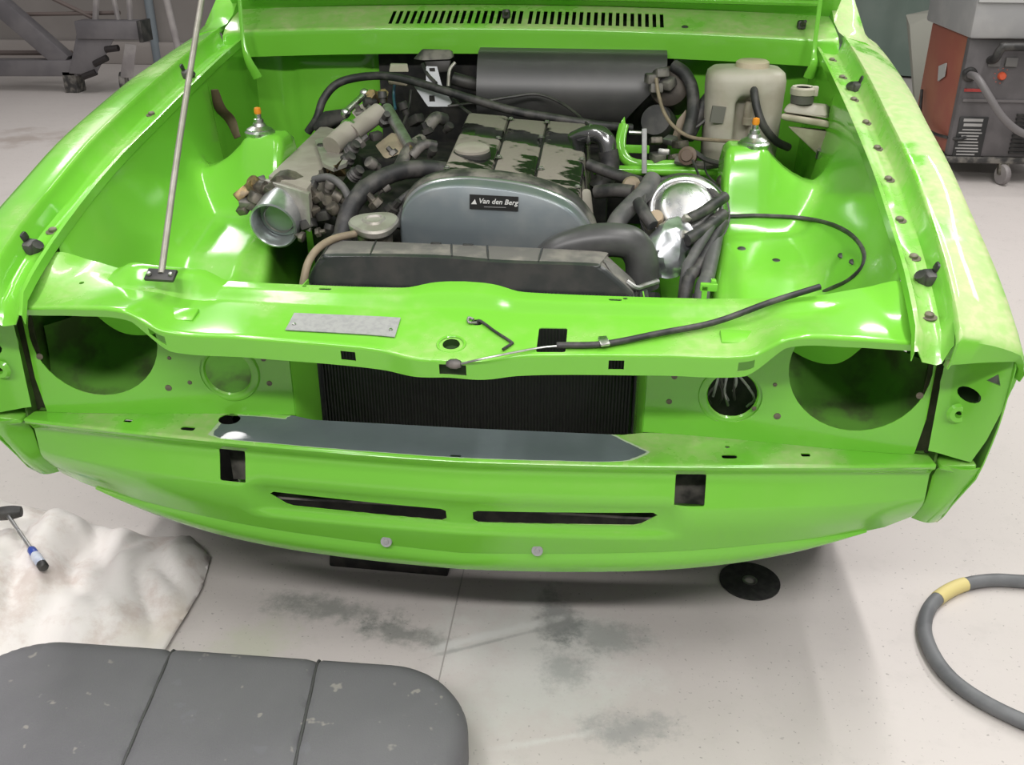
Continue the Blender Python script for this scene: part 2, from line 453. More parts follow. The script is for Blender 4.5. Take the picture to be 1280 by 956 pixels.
# --- nose panel: ledge under the lamps, face and tuck-under
def yf(a): return -0.012 + 0.055 * (a / 0.744) ** 1.5
ZL = 0.495
PV = [-.24, -.21, -.15, -.10, -.085, -.034, -.026, -.010, -.004, 0.0, .006]
PY = [.040, .030, .012, -.003, -.004, .013, .0135, .000, -.002, .001, .006]
def nose(x, v):
    a = abs(x)
    if v >= 0.004:
        return Vector((x, yf(a) + v, ZL + 0.001 * math.sin(v * 20)))
    off = interp(v, PV, PY)
    off += 0.056 * max(0, (a - .25) / .5) ** 2.4 * max(0, -v) / 0.135
    # dished surround of the two air slots
    d = sm(.37, .325, a) * sm(-.150, -.132, v) * sm(-.072, -.088, v)
    off += 0.012 * d
    return Vector((x, yf(a) + off, ZL + min(v, 0.0)))
def vbot(a): return sinterp(a, [0, .2, .4, .5, .6, .65, .70, .744, .765], [-.20, -.190, -.178, -.171, -.169, -.169, -.168, -.155, -.14])
def ybk(a): return interp(a, [0, .275, .30, .74], [.085, .088, .102, .072])
def xs_(lo, hi, n): return [lo + (hi - lo) * i / n for i in range(n + 1)]
outer = [(x, vbot(abs(x))) for x in xs_(-.745, .745, 40)]
outer = outer[:-1] + [(.752, -.14), (.744, -.02), (.742, 0.0), (.738, .028)]
outer += [(x, ybk(abs(x)) - yf(abs(x))) for x in xs_(.735, -.735, 40)] + [(-.738, .028), (-.742, 0), (-.744, -.02), (-.752, -.14)]
slot = [(.022, -.106), (.03, -.102), (.312, -.096), (.320, -.102), (.295, -.123), (.283, -.127), (.03, -.130), (.022, -.125)]
sq = rrect(-.400, -.355, -.078, -.025, .003)
sqr = rrect(.343, .391, -.077, -.026, .003)
holes = [slot, mirror(slot), sq, sqr, circ(-.398, .077 - yf(.398), .0185)]
for xx in (-.455, .425): holes.append(rrect(xx - .012, xx + .012, .032 - yf(.44), .044 - yf(.44), .005))
holes.append(circ(.425, .066 - yf(.42), .004, 8))
for xx in (-.565, .545, -.695, .70): holes.append(rrect(xx - .007, xx + .007, .050 - yf(.56) + (.02 if abs(xx) > .6 else 0), .060 - yf(.56) + (.02 if abs(xx) > .6 else 0), .002, 2))
holes.append(rrect(-.012, .006, .006, .013, .003, 2))
vs = [-.2, -.185, -.17, -.155, -.148, -.14, -.132, -.085, -.078, -.06, -.045, -.034, -.03, -.026, -.022, -.018, -.014, -.010, -.007, -.004, -.001, .002, .005, .012, .024, .036, .048, .06, .075, .09]
m = sheet(outer, holes, nose, .014, .0018, vs=vs, hstep=.01)
np_ = P('front_panel', m, GP, angle=45)
me = np_.data; at = me.attributes.new('primer', 'FLOAT', 'POINT'); cc = WL[np_.name]
for i, v in enumerate(me.vertices):
    q = v.co + cc; k = 0.0
    if q.z > ZL - .004:
        vv = q.y - yf(abs(q.x))
        k = sm(-.46, -.36, q.x) * sm(.345, .255, q.x + 1.1 * abs(vv - .035)) * sm(-.006, .014, vv)
        k *= sm(.10, .07, vv - .02 * (q.x > -.3)) if q.x < -.29 else 1.0
    at.data[i].value = k
# squared hole backs and slot shelves seen inside the openings
m = MB(); m.box((-.362, .075, .43), (.085, .006, .10)); P('bumper_iron', m, BLKD)
m = MB(); m.box((.364, .075, .43), (.085, .006, .10)); P('bumper_iron', m, BLKD)
for s in (-1, 1):
    m = MB(); m.box((s * .165, .055, .368), (.30, .05, .004), rot=(-.25, 0, 0)); P('slot_shelf', m, BLKD)
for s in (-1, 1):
    m = MB(); m.hull([(s * .30, .03, .468), (s * .735, .075, .468), (s * .735, .10, .468), (s * .30, .11, .468), (s * .30, .03, .464), (s * .735, .075, .464), (s * .735, .10, .464), (s * .30, .11, .464)]); P('ledge_shade_plate', m, DARK)  # dark plate added under the ledge so its holes look shaded inside
# chin spoiler
def lipz(a): return sinterp(a, [0, .2, .4, .56, .64, .68], [.251, .257, .271, .293, .314, .328])
m = MB(); rows = []
for k in range(5):
    t = k / 4; row = []
    for x in xs_(-.675, .675, 56):
        a = abs(x); pt = nose(x, vbot(a)); zb = lipz(a)
        row.append((x, pt.y + .004 + .012 * t * sm(.72, .5, a) - .008 * math.sin(PI * t), pt.z + .003 - (pt.z + .003 - min(zb, pt.z)) * t))
    rows.append(row)
rows.append([(p[0], p[1] + .03, p[2] + .004) for p in rows[-1]])
m.grid(rows); m.solid(.002); P('chin_spoiler', m, GL, angle=50)
for x in (-.127, .127):
    q = nose(x, -.183)
    m = MB(); m.lathe([(0, .004), (.004, .004), (.0045, .002), (.0095, .0025), (.0095, -.004), (0, -.004)], q + Vector((0, -.002, 0)), (0, -1, .25), 16); P('washer_screw', m, PLATE)

# --- lamp panels between ledge and slam panel
for s in (-1, 1):
    cxb, cxs = (.610, .398) if s < 0 else (.612, .428)
    def lp(u, z, s=s): return Vector((s * u, .102 - .03 * sm(.28, .72, u), z))
    big = circ(cxb, .636, .105, 40)
    small = circ(cxs, .573, .046, 28)
    hs = [big, small]
    m = sheet([(.292, .496), (.715, .496), (.722, .56), (.718, .735), (.50, .735), (.47, .70), (.292, .70)], hs, lp, .02, .0015, hstep=.012)
    P('lamp_panel', m, GL)
    for (a, b, r) in ((.50, .545, .006), (.335, .60, .005), (.33, .555, .005), (.463, .555, .004), (.705, .60, .006), (.49, .60, .0035)):
        m = MB(); m.lathe([(r, 0), (r * .9, .0015), (r * .5, .002), (0, .001)], lp(a, b) + Vector((0, -.001, 0)), (0, -1, 0), 10); P('clip_plug', m, BOLT)
    m = MB(); m.grid([[(s * (cxs + (.047 + .008 * math.cos(q)) * math.cos(2*PI*k/28)), .099 - .006 * math.sin(q) , .573 + (.047 + .008 * math.cos(q)) * math.sin(2*PI*k/28)) for k in range(29)] for q in (0, .8, 1.6, 2.4, 3.1)])
    P('lamp_rim', m, GL)
    # inner return at the radiator opening
    m = MB(); m.grid([[(s * .292, .102, z) for z in (.46, .58, .70)], [(s * .287, .112, z) for z in (.46, .58, .70)], [(s * .283, .21, z) for z in (.42, .56, .70)]]); m.solid(.002); P('opening_return', m, G)
    # pocket behind the headlamp
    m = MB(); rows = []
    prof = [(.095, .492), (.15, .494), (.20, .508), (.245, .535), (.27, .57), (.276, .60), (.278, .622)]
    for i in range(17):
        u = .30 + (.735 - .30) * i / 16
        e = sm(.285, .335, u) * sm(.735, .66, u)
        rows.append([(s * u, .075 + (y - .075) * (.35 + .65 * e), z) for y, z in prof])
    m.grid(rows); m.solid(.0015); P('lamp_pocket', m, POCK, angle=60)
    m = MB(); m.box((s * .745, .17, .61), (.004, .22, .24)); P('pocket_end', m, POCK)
# wires seen through the small right-hand lamp hole
for k in range(10):
    x0 = .39 + .07 * random.random(); z0 = .535 + .03 * random.random()
    m = MB(); m.tube([(x0, .13, z0), (x0 + .01 * random.uniform(-1, 1), .125, z0 + .025), (.43 + .05 * random.uniform(-1, 1), .15, .62)], .0022, 6, 4)
    P('lamp_wire', m, [BLK, PLATE, STEEL][k % 3])
m = MB(); m.grid([[(.37 + .115 * i / 6, .165, .500 + .125 * j / 6) for i in range(7)] for j in range(7)]); P('lamp_hole_shadow_plate', m, DARK)  # dark plate added behind the wires to stand in for shade

# --- slam panel
def s_yf(a): return sinterp(a, [0, .045, .10, .30, .43, .475, .56, .64, .71], [-.062, -.060, -.046, -.042, -.044, -.048, -.032, -.010, .012])
def s_zf(a): return sinterp(a, [0, .06, .12, .30, .425, .475, .56, .64, .71], [.693, .693, .699, .706, .712, .742, .738, .726, .716])
def s_yb(a): return sinterp(a, [0, .05, .09, .3, .42, .52, .61, .66, .71], [.118, .112, .097, .095, .10, .088, .115, .10, .05])
def s_zb(a): return sinterp(a, [0, .06, .1, .3, .42, .52, .61, .66, .71], [.736, .736, .735, .735, .736, .748, .756, .772, .75])
def slam(x, q):
    a = abs(x); y0, y1, z0, z1 = s_yf(a), s_yb(a), s_zf(a), s_zb(a)
    if q >= 0.06:
        t = (q - .06) / .94
        st = .012 * sm(.70, .84, t) * (1 - sm(.5, .6, a))
        z = z0 + (z1 - .012 * (1 - sm(.5, .6, a)) - z0) * sm(0, 1, t) * .6 + (z1 - .012 * (1 - sm(.5, .6, a)) - z0) * t * .4 + st
        z += .005 * sm(.10, .02, a) * sm(.70, 1.0, t)
        return Vector((x, y0 + (y1 - y0) * t, z))
    fd = interp(a, [0, .11, .42, .47, .72], [.026, .031, .031, .012, .010])
    if q >= 0:
        b = q / .06 * PI / 2   # rolled edge
        return Vector((x, y0 - .005 * math.sin(PI/2 - b) , z0 - .005 + .005 * math.sin(b)))
    return Vector((x, y0 - .005 + .004 * (-q), z0 - .005 - fd * (-q)))
outer = [(x, -1) for x in xs_(-.70, .70, 176)] + [(.708, .0), (.706, .3), (.70, .6), (.668, .9), (.655, 1)] + [(x, 1) for x in xs_(.64, -.64, 60)] + [(-.655, 1), (-.668, .9), (-.70, .6), (-.706, .3), (-.708, 0)]
qy = lambda x, y: .06 + .94 * (y - s_yf(abs(x))) / (s_yb(abs(x)) - s_yf(abs(x)))
def slamxy(x, y): return slam(x, qy(x, y))
def hq(poly): return [(x, qy(x, y)) for x, y in poly]
holes = [hq(rrect(.124, .166, -.044, .020, .004)), hq(circ(-.001, -.026, .0125, 16)), hq(circ(.030, .032, .0095, 12, .008)),
         [(-.013, -.80), (.026, -.80), (.026, -.14), (-.013, -.14)]]
for xx in (-.435, -.15, .239, .42): holes.append([(xx - .011, -.7), (xx + .011, -.7), (xx + .011, -.2), (xx - .011, -.2)])
for xx in (-.215, .235): holes.append(hq(rrect(xx - .010, xx + .010, .079, .086, .003, 2)))
for (xx, yy) in ((-.59, .045), (.66, .05), (.25, .088), (-.25, .09)): holes.append(hq(circ(xx, yy, .004, 8)))
vs = [-.85, -.7, -.55, -.4, -.25, -.12, -.04, .0, .02, .04, .06, .09, .14, .2, .27, .34, .41, .48, .55, .62, .68, .72, .75, .78, .81, .84, .87, .91, .95]
m = sheet(outer, holes, slam, .014, .0016, vs=vs, hstep=.005, us=xs_(-.705, .705, 176), warp=lambda q: q * .15 if q > 0 else q * .032, unwarp=lambda w_: w_ / .15 if w_ > 0 else w_ / .032)
P('slam_panel', m, GL, angle=40)
for (xx, w) in ((-.42, .05), (.415, .055)):
    q = slamxy(xx, .005); m = MB(); m.box(q + Vector((0, 0, -.001)), (w, .032, .006), rot=(.22, 0, 0), bev=.0025)
    P('pressed_pad', m, GL)
# identity plate, emblem ring, spring hook, latch spring
def on(x, y, h=.0015): return slamxy(x, y) + Vector((0, 0, h))
m = MB(); m.grid([[on(-.249 + .163 * i / 8, (-.022 + .047 * j / 3) + .004 * i / 8, .0028) for i in range(9)] for j in range(4)]); m.solid(.0012)
pl = P('identity_plate', m, PLATE)
for (x, y) in ((-.240, -.006), (-.095, -.002)):
    m = MB(); m.lathe([(0, .0022), (.0025, .0018), (.0035, 0)], on(x, y, .0026), (0, -.2, 1), 10); P('rivet', m, CHR, pl)
m = MB(); m.lathe([(.0175, .0006), (.019, .0022), (.021, .0022), (.022, .0006)], on(-.001, -.026, 0), (0, -.22, 1), 28); P('emblem_recess', m, GL)
m = MB(); m.lathe([(.0125, .001), (.0115, -.01), (0, -.012)], on(-.001, -.026, 0), (0, -.22, 1), 20); P('emblem_socket', m, DKGREEN)
m = MB(); m.tube([on(.028, .033, -.006), on(.034, .031, .003), on(.060, .006, .003), on(.086, -.019, .003), on(.0865, -.024, .003), on(.076, -.040, .004)], .0022, 8, 4); P('spring_hook', m, RUB)
m = MB(); m.tube([on(.024, .034, .003), on(.016, .038, .003), on(.018, .026, .003), on(.030, .026, .003)], .002, 8, 4); P('hook_eye', m, STEEL)
m = MB(); m.box((.006, -.052, .674), (.045, .004, .024)); P('latch_backing', m, DKGREEN)
m = MB(); m.lathe([(0, .012), (.005, .011), (.0075, .004), (.007, -.004), (.004, -.010), (0, -.011)], (.008, -.0665, .686), (1, -.1, .05), 14); P('cable_knob', m, BLKD)
# bonnet cable lying over the panel
pts = [(.018, -.068, .687), (.06, -.074, .702), on(.125, -.040, .004), on(.159, -.036, .006)]
m = MB(); m.tube(pts, .0016, 6, 5); P('cable_wire', m, STEEL)
pts = [on(.153, -.035, .006), on(.22, -.030, .006), on(.30, -.002, .008), on(.38, .030, .010), on(.46, .058, .016), on(.535, .085, .016)]
m = MB(); m.tube(pts, lambda t: .0048, 10, 6); P('cable_sheath', m, RUB)
q = on(.22, -.030, .006)
m = MB(); m.box(q + Vector((0, 0, .0035)), (.014, .018, .005), rot=(.2, -.1, .3), bev=.0015); m.box(q + Vector((-.001, .012, .002)), (.013, .012, .004), rot=(.2, 0, .3), bev=.001); P('cable_clip', m, CHR)
# small winged bracket on the back edge
b0 = slamxy(.375, .092)
m = MB(); m.box(b0 + Vector((0, .01, .018)), (.026, .010, .012), bev=.002); m.box(b0 + Vector((-.006, .008, .006)), (.008, .006, .028)); m.box(b0 + Vector((.007, .014, .02)), (.008, .012, .018), bev=.002); P('cable_guide', m, GL)
# prop rod foot and rod
m = MB()
bx = [(-.56, .5), (-.535, .8), (-.50, 1.0), (-.45, 1.0), (-.405, .8), (-.37, .5)]
rows = []
for j in range(5):
    t = j / 4; rows.append([slamxy(x, s_yb(abs(x)) - .052 + .052 * t) + Vector((0, 0, -.0012 + .018 * sm(-.56, -.52, x) * sm(-.37, -.42, x) * sm(.05, .7, t))) for x in xs_(-.57, -.36, 16)])
rows.append([p + Vector((0, .006, -.02)) for p in rows[-1]])
m.grid(rows); m.solid(.0015); P('prop_bracket', m, GL)
fq = Vector((-0.453, 0.032, 0.766))
m = MB(); m.box(fq, (.047, .022, .006), rot=(.5, 0, -.06), bev=.0015); pf = P('prop_foot', m, BLK)
for dx in (-.017, .017):
    m = MB(); m.lathe([(0, .0035), (.003, .003), (.004, 0)], fq + Vector((dx, -.003, .003)), (0, -.5, 1), 10); P('rivet', m, STEEL, pf)
m = MB(); m.tube([fq + Vector((.0, .002, .002)), (-0.480, 0.230, 0.928), (-0.502, 0.450, 1.118), (-.512, .62, 1.285), (-.522, .80, 1.462)], .0052, 10, 3); P('prop_rod', m, ROD)

# --- fenders with gutter, bolts and rubber stops
ysF = [-.052, -.05, -.045, -.03, -.01] + [i * .05 for i in range(1, 27)]
for s in (-1, 1):
    skin = GF if s > 0 else GL
    fen = sub('fender', (s * .76, .6, .6))
    rows = []
    for y in ysF:
        ye = max(y, -.045); fx, fz, ox, oz = fl_(F_FX, ye), fl_(F_FZ, ye), fl_(F_OX, ye), fl_(F_OZ, ye)
        dz = 0
        if y <= -.05: fz, oz = ((.705, .714) if y <= -.052 else (fz - .008, oz - .008))
        yy = y + (.010 if y <= -.052 else 0)
        pr = []
        for t in (0, .03, .07, .13, .25, .4, .55, .7, .85, 1):
            cr = (.005 * math.sin(PI * t) ** .8 + .0022 * math.exp(-(t / .06) ** 2)) * (.3 if y <= -.052 else 1)
            x = fx + (ox - fx) * t; z = fz + (oz - fz) * t + cr
            pr.append((s * x, yy, z + dz))
        pr.append((s * (ox + .007), yy, oz - .012 + dz)); pr.append((s * (ox + .010), yy, oz - .03 + dz * .3))
        pr.insert(0, (s * (fx - .003), yy, fz - .001 + dz)); pr.insert(0, (s * (fx - .005), yy, fz - .007 + dz))
        rows.append(pr)
    rows.insert(0, [(p[0] * (1 - .0), p[1] + .018, p[2] - .002) for p in rows[0]])
    m = MB(); m.grid(rows); m.solid(.0018); P('fender_top', m, skin, fen, angle=45)
    # side, with wheel arch
    def side(y, z, s=s):
        ox, oz = fl_(F_OX, max(y, -.045)), fl_(F_OZ, max(y, -.045))
        b = .010 + .028 * sm(0, .18, oz - z) - .03 * sm(.25, .7, oz - z)
        b *= .35 + .65 * sm(-.06, .2, y)
        return Vector((s * (ox + b - (.03 * sm(.2, .0, y) * sm(.52, .33, z))), y, z))
    top = [(y, fl_(F_OZ, max(y, -.045)) - .028) for y in ysF if y > -.04]
    arch = [(.72 + .34 * math.cos(q), .29 + .34 * math.sin(q)) for q in [math.radians(a) for a in range(0, 181, 12)]]
    outl = [(-.036, .70), (-.012, .62), (.006, .56), (.022, .512), (.03, .48), (.09, .37), (.125, .335), (.20, .30)] + arch[::-1] + [(1.3, .28), (1.3, top[-1][1])] + top[::-1]
    m = sheet(outl, [], side, .05, .002); P('fender_side', m, skin, fen, angle=50)
    # front recess plate, boss and holes
    def yline(z): return interp(z, [.30, .335, .37, .48, .512, .56, .62, .70], [.20, .125, .09, .03, .022, .006, -.012, -.036])
    def fp(u, z, s=s):
        k = (u - .722) / .075
        return Vector((s * u, .052 + (yline(z) + .004 - .052) * sm(0, 1, k), z))
    m = sheet([(.728, .515), (.785, .512), (.792, .56), (.795, .62), (.796, .712), (.722, .718)], [circ(.757, .628, .0125, 14), circ(.752, .592, .004, 8), [(.768, .662), (.782, .662), (.776, .68)]], fp, .012, .0015, hstep=.006)
    P('indicator_plate', m, GL, fen)
    m = MB(); m.lathe([(.006, .004), (.013, .004), (.017, 0)], fp(.752, .592) + Vector((0, -.001, 0)), (0, -1, 0), 20); P('boss', m, G, fen)
    m = MB(); m.box((s * .762, .062, .645), (.05, .004, .09)); P('plug', m, DKGREEN, fen)
    # little ledge and lower corner
    m = MB(); m.hull([(s * .748, yf(.744) + .002, ZL - .004), (s * .795, .026, ZL + .014), (s * .79, .05, ZL + .018), (s * .752, yf(.744) + .05, ZL + .004), (s * .79, .05, ZL - .01), (s * .75, .09, ZL - .012), (s * .795, .028, ZL - .01), (s * .75, yf(.744) + .005, ZL - .012)], .003); P('fender_ledge', m, GL, fen)
    rows = []
    for i in range(9):
        v = -.002 - .15 * i / 8; row = []
        for k in range(6):
            t = k / 5; q = nose(.75, v); e = side(yline(q.z), q.z); e.x = abs(e.x); x = .752 + (e.x - .752) * t
            row.append((s * x, q.y + .004 + (e.y - q.y - .004) * t - .010 * math.sin(PI * t), q.z + .010 * t * (1 - i / 8)))
        row.append((s * (e.x + .003), e.y + .03, q.z)); rows.append(row)
    m = MB(); m.grid(rows); m.solid(.0018); P('fender_corner', m, GL, fen)
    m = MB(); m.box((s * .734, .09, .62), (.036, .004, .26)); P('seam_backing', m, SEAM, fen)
    # gutter
    rows = []
    for y in [-.034, -.028, -.015, .02] + [i * .05 for i in range(1, 24)]:
        gx, gz, fx, fz = fl_(F_GX, y), fl_(F_GZ, y), fl_(F_FX, y), fl_(F_FZ, y); fo = min(gz - .006, fz - .036)
        wv = .002 * math.sin(y * 31)
        if y < -.01: kk = sm(-.012, -.036, y); gz -= .022 * kk; fo -= .022 * kk; fz -= .026 * kk
        rows.append([(s * (gx - .002), y, gz - .014), (s * gx, y, gz), (s * (gx + .004 + wv * .3), y, gz + .0005), (s * (gx + .012), y, fo + .004), (s * (fx - .020), y, fo), (s * (fx - .013), y, fo + .003), (s * (fx - .004), y, fz - .006), (s * (fx - .001), y, fz - .001)])
    m = MB(); m.grid(rows); m.solid(.0016); P('gutter', m, GD if s > 0 else GL, fen, angle=50)
    for y in ((.02, .155, .27, .40, .53, .66, .80, .95, 1.09) if s > 0 else (.15, .62)):
        gx, gz, fx, fz = fl_(F_GX, y), fl_(F_GZ, y), fl_(F_FX, y), fl_(F_FZ, y); fo = min(gz - .006, fz - .036)
        q = (s * (gx + .025), y, fo + .0015)
        m = MB(); m.lathe([(.0115, 0), (.0115, .0018), (.0065, .002), (.0065, .006), (.005, .0072), (0, .0074)], q, (0, -.15, 1), 12); P('fender_bolt', m, BOLT, fen)
    for y in (.094, .87):
        gx, gz, fx, fz = fl_(F_GX, y), fl_(F_GZ, y), fl_(F_FX, y), fl_(F_FZ, y); fo = min(gz - .006, fz - .036)
        c_ = Vector((s * (fx - .012), y, fo + .008))
        m = MB(); m.box(c_, (.030, .028, .020), rot=(.15, 0, s * .2), bev=.006); m.box(c_ + Vector((s * .008, .002, .014)), (.016, .018, .016), rot=(.2, s * .3, 0), bev=.005); m.cyl(c_ + Vector((s * -.01, 0, -.006)), c_ + Vector((s * -.02, -.004, .006)), .011, .009, 10)
        P('rubber_stop', m, BLK, fen)
    # pillar foot at the rear
    m = MB(); rows = []
    for (y, z, xi, xo, zo) in ((1.165, .985, .757, .855, .944), (1.20, .992, .749, .845, .955), (1.23, 1.010, .742, .818, .985), (1.28, 1.055, .735, .798, 1.045), (1.42, 1.19, .705, .765, 1.185), (1.6, 1.36, .66, .72, 1.355)):
        rows.append([(s * xi, y + .02, z - .02), (s * xi, y, z), (s * (xi + xo) / 2, y - .002, (z + zo) / 2 + .009), (s * xo, y, zo), (s * (xo - .004), y + .06, zo - .03)])
    m.grid(rows); m.solid(.003); P('pillar_foot', m, skin, fen, angle=60)

# --- inner wings with strut towers
TX, TY, TZ = .50, .66, .842
def ye_(a): return .705 + max(0, (a - .525)) * 1.0
def ain_(y): return .425 + .030 * sm(.33, .60, y)
def wing_z(a, y):
    gx, gz = fl_(F_GX, y), fl_(F_GZ, y)
    shelf = sinterp(y, [.10, .20, .30, .42, .55, .62], [.64, .648, .657, .675, .694, .70])
    shelf -= .022 * sm(.40, .31, y) * sm(.64, .60, a)
    shelf -= .02 * sm(.47, .43, a) * sm(.58, .35, y)
    crest = .842 - .95 * max(0, a - .528) - .012 * sm(.51, .535, a)
    k_ = .05; h_ = min(1, max(0, .5 + .5 * (crest - .765) / k_)); crest = .765 + (crest - .765) * h_ + k_ * h_ * (1 - h_)
    crest -= .55 * max(0, y - .69)
    w = sm(.548, .640, y - .10 * (a - .5))
    zs = shelf + (crest - shelf) * w
    t = min(1, max(0, (gx - a) / (.115 - .05 * w)))
    z = zs + (gz - .012 - zs) * (1 - t) ** 2.4
    return z
def y0_(a): return .285 - .165 * sm(.52, .645, a)
for s in (-1, 1):
    iw = sub('inner_wing', (s * .55, .6, .7))
    rows = []
    N = 44
    for i in range(N + 1):
        a0 = i / N; row = []
        for k in range(49):
            tt = k / 48; aa = .44 + .22 * a0
            for _ in range(4):
                y = y0_(aa) + (ye_(aa) - y0_(aa)) * tt
                aa = ain_(y) + (fl_(F_GX, y) + .001 - ain_(y)) * a0
            row.append((s * aa, y, wing_z(aa, y)))
        x_, y_, z_ = row[-1]
        for (dy, dz) in ((.006, -.004), (.010, -.014), (.012, -.05), (.014, -.18), (.016, -.40)): row.append((x_, y_ + dy, z_ + dz))
        x_, y_, z_ = row[0]; row.insert(0, (x_, y_ - .004, z_ - .008)); row.insert(0, (x_, y_ - .005, z_ - .05))
        rows.append(row)
    # inner side wall
    first = rows[0]
    rows.insert(0, [(p[0] - s * .008, p[1], p[2] - .008) for p in first])
    rows.insert(0, [(p[0] - s * .011, p[1], p[2] - .03) for p in first])
    rows.insert(0, [(p[0] - s * .013, p[1], min(p[2] - .03, .34)) for p in first])
    m = MB(); m.grid(rows); m.solid(.0018); P('apron', m, G, iw, angle=60)
    m = MB(); m.grid([[(s * (.425 + .30 * i / 8), .284, z) for i in range(9)] for z in (.40, .50, .60)]); m.solid(.002); P('front_baffle', m, G, iw)
    # wall beyond the arch
    m = MB(); m.grid([[(s * (fl_(F_GX, y) + .002 - .02 * (k == 2)), y, (fl_(F_GZ, y) - .012, .75, .40)[k]) for k in range(3)] for y in [.55 + .07 * i for i in range(11)]]); m.solid(.002); P('side_wall', m, G, iw)
    m = MB(); m.lathe([(.030, -.004), (.031, .004), (.026, .008), (.026, .010), (.014, .016), (.012, .022), (.010, .022), (.0095, .030), (.006, .031), (.006, .044), (0, .045)], (s * TX, TY, TZ), (0, 0, 1), 24); P('strut_nut', m, CHR, iw)
    m = MB(); m.lathe([(.0265, -.001), (.0275, .003), (.0265, .006)], (s * TX, TY, TZ), (0, 0, 1), 24); P('strut_seal', m, RUST, iw)
    m = MB(); m.lathe([(.0065, 0), (.0075, .004), (.0065, .012), (0, .014)], (s * TX, TY, TZ + .040), (0, 0, 1), 12); P('strut_cap', m, ORANGE, iw)
    for q in (((0.474, 0.485, 0.685), (0.533, 0.443, 0.678), (0.627, 0.350, 0.724), (0.632, 0.290, 0.734)) if s > 0 else ()):
        m = MB(); m.lathe([(.0085, 0), (.008, .002), (.005, .003), (0, .0025)], q, (0, -.25, 1), 12); P('grommet', m, BLK, iw)
# dirty smear strip behind the left tower
m = MB(); m.tube([(-0.675, 0.883, 0.888), (-0.672, 0.894, 0.845), (-0.660, 0.917, 0.814), (-0.645, 0.909, 0.775)], lambda t: .009 + .006 * math.sin(PI * t), 8, 5, flat=.25); P('seam_sealer', m, RUST)
# loose cable on the right apron
pts = [(0.443, 0.566, 0.720), (0.469, 0.569, 0.720), (0.500, 0.573, 0.721), (0.532, 0.577, 0.720), (0.563, 0.582, 0.718), (0.594, 0.584, 0.716), (0.618, 0.551, 0.722), (0.631, 0.472, 0.738), (0.638, 0.390, 0.751), (0.641, 0.329, 0.756), (0.640, 0.280, 0.756), (0.638, 0.253, 0.749), (0.634, 0.246, 0.736), (0.627, 0.253, 0.721), (0.621, 0.270, 0.704), (0.614, 0.292, 0.688), (0.607, 0.313, 0.674)]
pts = [Vector(p) + Vector((0, -.003, .005)) for p in pts]
pts += [pts[-1] + (pts[-1] - pts[-2]) * 2 + Vector((0, 0, -.004)), pts[-1] + (pts[-1] - pts[-2]) * 5 + Vector((0, 0, -.02))]
m = MB(); m.tube(pts, .0042, 8, 2); P('loose_cable', m, RUB)

# --- bulkhead, cowl, hood
def bulk(x, z): 
    e = .008 * (sm(-.60, -.585, x) * sm(-.40, -.415, x) * sm(.70, .715, z) * sm(.915, .90, z))
    return Vector((x, 1.245 - e - .03 * sm(.62, .74, abs(x)), z))
m = sheet(rect(-.73, .73, .30, .965), [], bulk, .012, .002); P('bulkhead', m, G, angle=30)
m = MB(); m.grid([[(-.372 + .74 * i / 10, 1.228, .50 + .458 * j / 6) for i in range(11)] for j in range(7)]); m.solid(.006); P('sound_mat', m, DARK)
def cwl(x, v):
    c_ = .020 * (1 - (abs(x) / .74) ** 2)
    if v < 0: return Vector((x, 1.148 + .004 * (v / -.06), .972 + c_ + v))
    if v < .012:
        b = v / .012 * PI / 2; return Vector((x, 1.148 + .012 * (1 - math.cos(b)), .972 + c_ + .010 * math.sin(b)))
    t = v - .012; return Vector((x, 1.16 + t * .96, .982 + c_ + t * .28 + .25 * t * t))
sl = []
for g in (0, 1):
    for k in range(19):
        xb = (-.327 + .0176 * k) if g == 0 else (.014 + .0176 * k)
        sk = 0
        sl.append([(xb - .0044, .021), (xb + .0044, .021), (xb + .0044 + sk * .075, .096), (xb - .0044 + sk * .075, .096)])
m = sheet([(-.745, -.055), (.745, -.055), (.742, .10), (.73, .16), (-.73, .16), (-.742, .10)], sl, cwl, .03, .0016, hstep=.04,
          vs=[-.04, -.02, -.008, 0, .003, .006, .009, .012, .0145, .0175, .098, .104, .12, .14])
cw = P('cowl_panel', m, GD, angle=35)
m = MB(); m.grid([[(-.42 + .84 * i / 6, y, z) for i in range(7)] for (y, z) in ((1.156, .935), (1.26, .945), (1.285, .965), (1.288, 1.022))]); P('cowl_drain', m, mat('drain_dark', (.012, .022, .008), .9, spec=.1))
for (x, y) in ((-.045, 1.2), (.66, 1.2)):
    q = cwl(x, y - 1.16 + .012); m = MB(); m.box(q + Vector((0, 0, .010)), (.020, .020, .020), bev=.005); m.cyl(q + Vector((0, -.008, .012)), q + Vector((.004, -.024, .020)), .006, .004, 10); P('washer_jet', m, BLK)
m = MB(); m.lathe([(0, .003), (.006, .002), (.009, 0)], cwl(.385, .03), (0, -.2, 1), 10); P('blanking_plug', m, BLK)
HA = math.radians(43)
def hood(x, t, up=0.0):
    # t runs from the hinge edge to the front edge of the raised bonnet
    y = 1.274 - t * math.cos(HA + .05) - .02 * math.sin(PI * t / 1.2); z = 1.021 + .017 * (1 - (x / .75) ** 2) + t * math.sin(HA) + up
    return Vector((x, y, z))
rows = []
for j in range(13):
    t = 1.16 * j / 12
    rows.append([hood(x, t) for x in xs_(-.75, .75, 24)])
rows.insert(0, [p + Vector((0, .012, .012)) for p in rows[0]])
m = MB(); m.grid(rows); m.solid(.003); hd = P('bonnet', m, G, angle=50)
for x in (-.45, -.15, .15, .45):
    m = MB(); m.tube([hood(x, .06, -.006), hood(x * .9, .6, -.006), hood(x * .8, 1.1, -.006)], .012, 8, 3, flat=.6); P('bonnet_rib', m, G, hd)
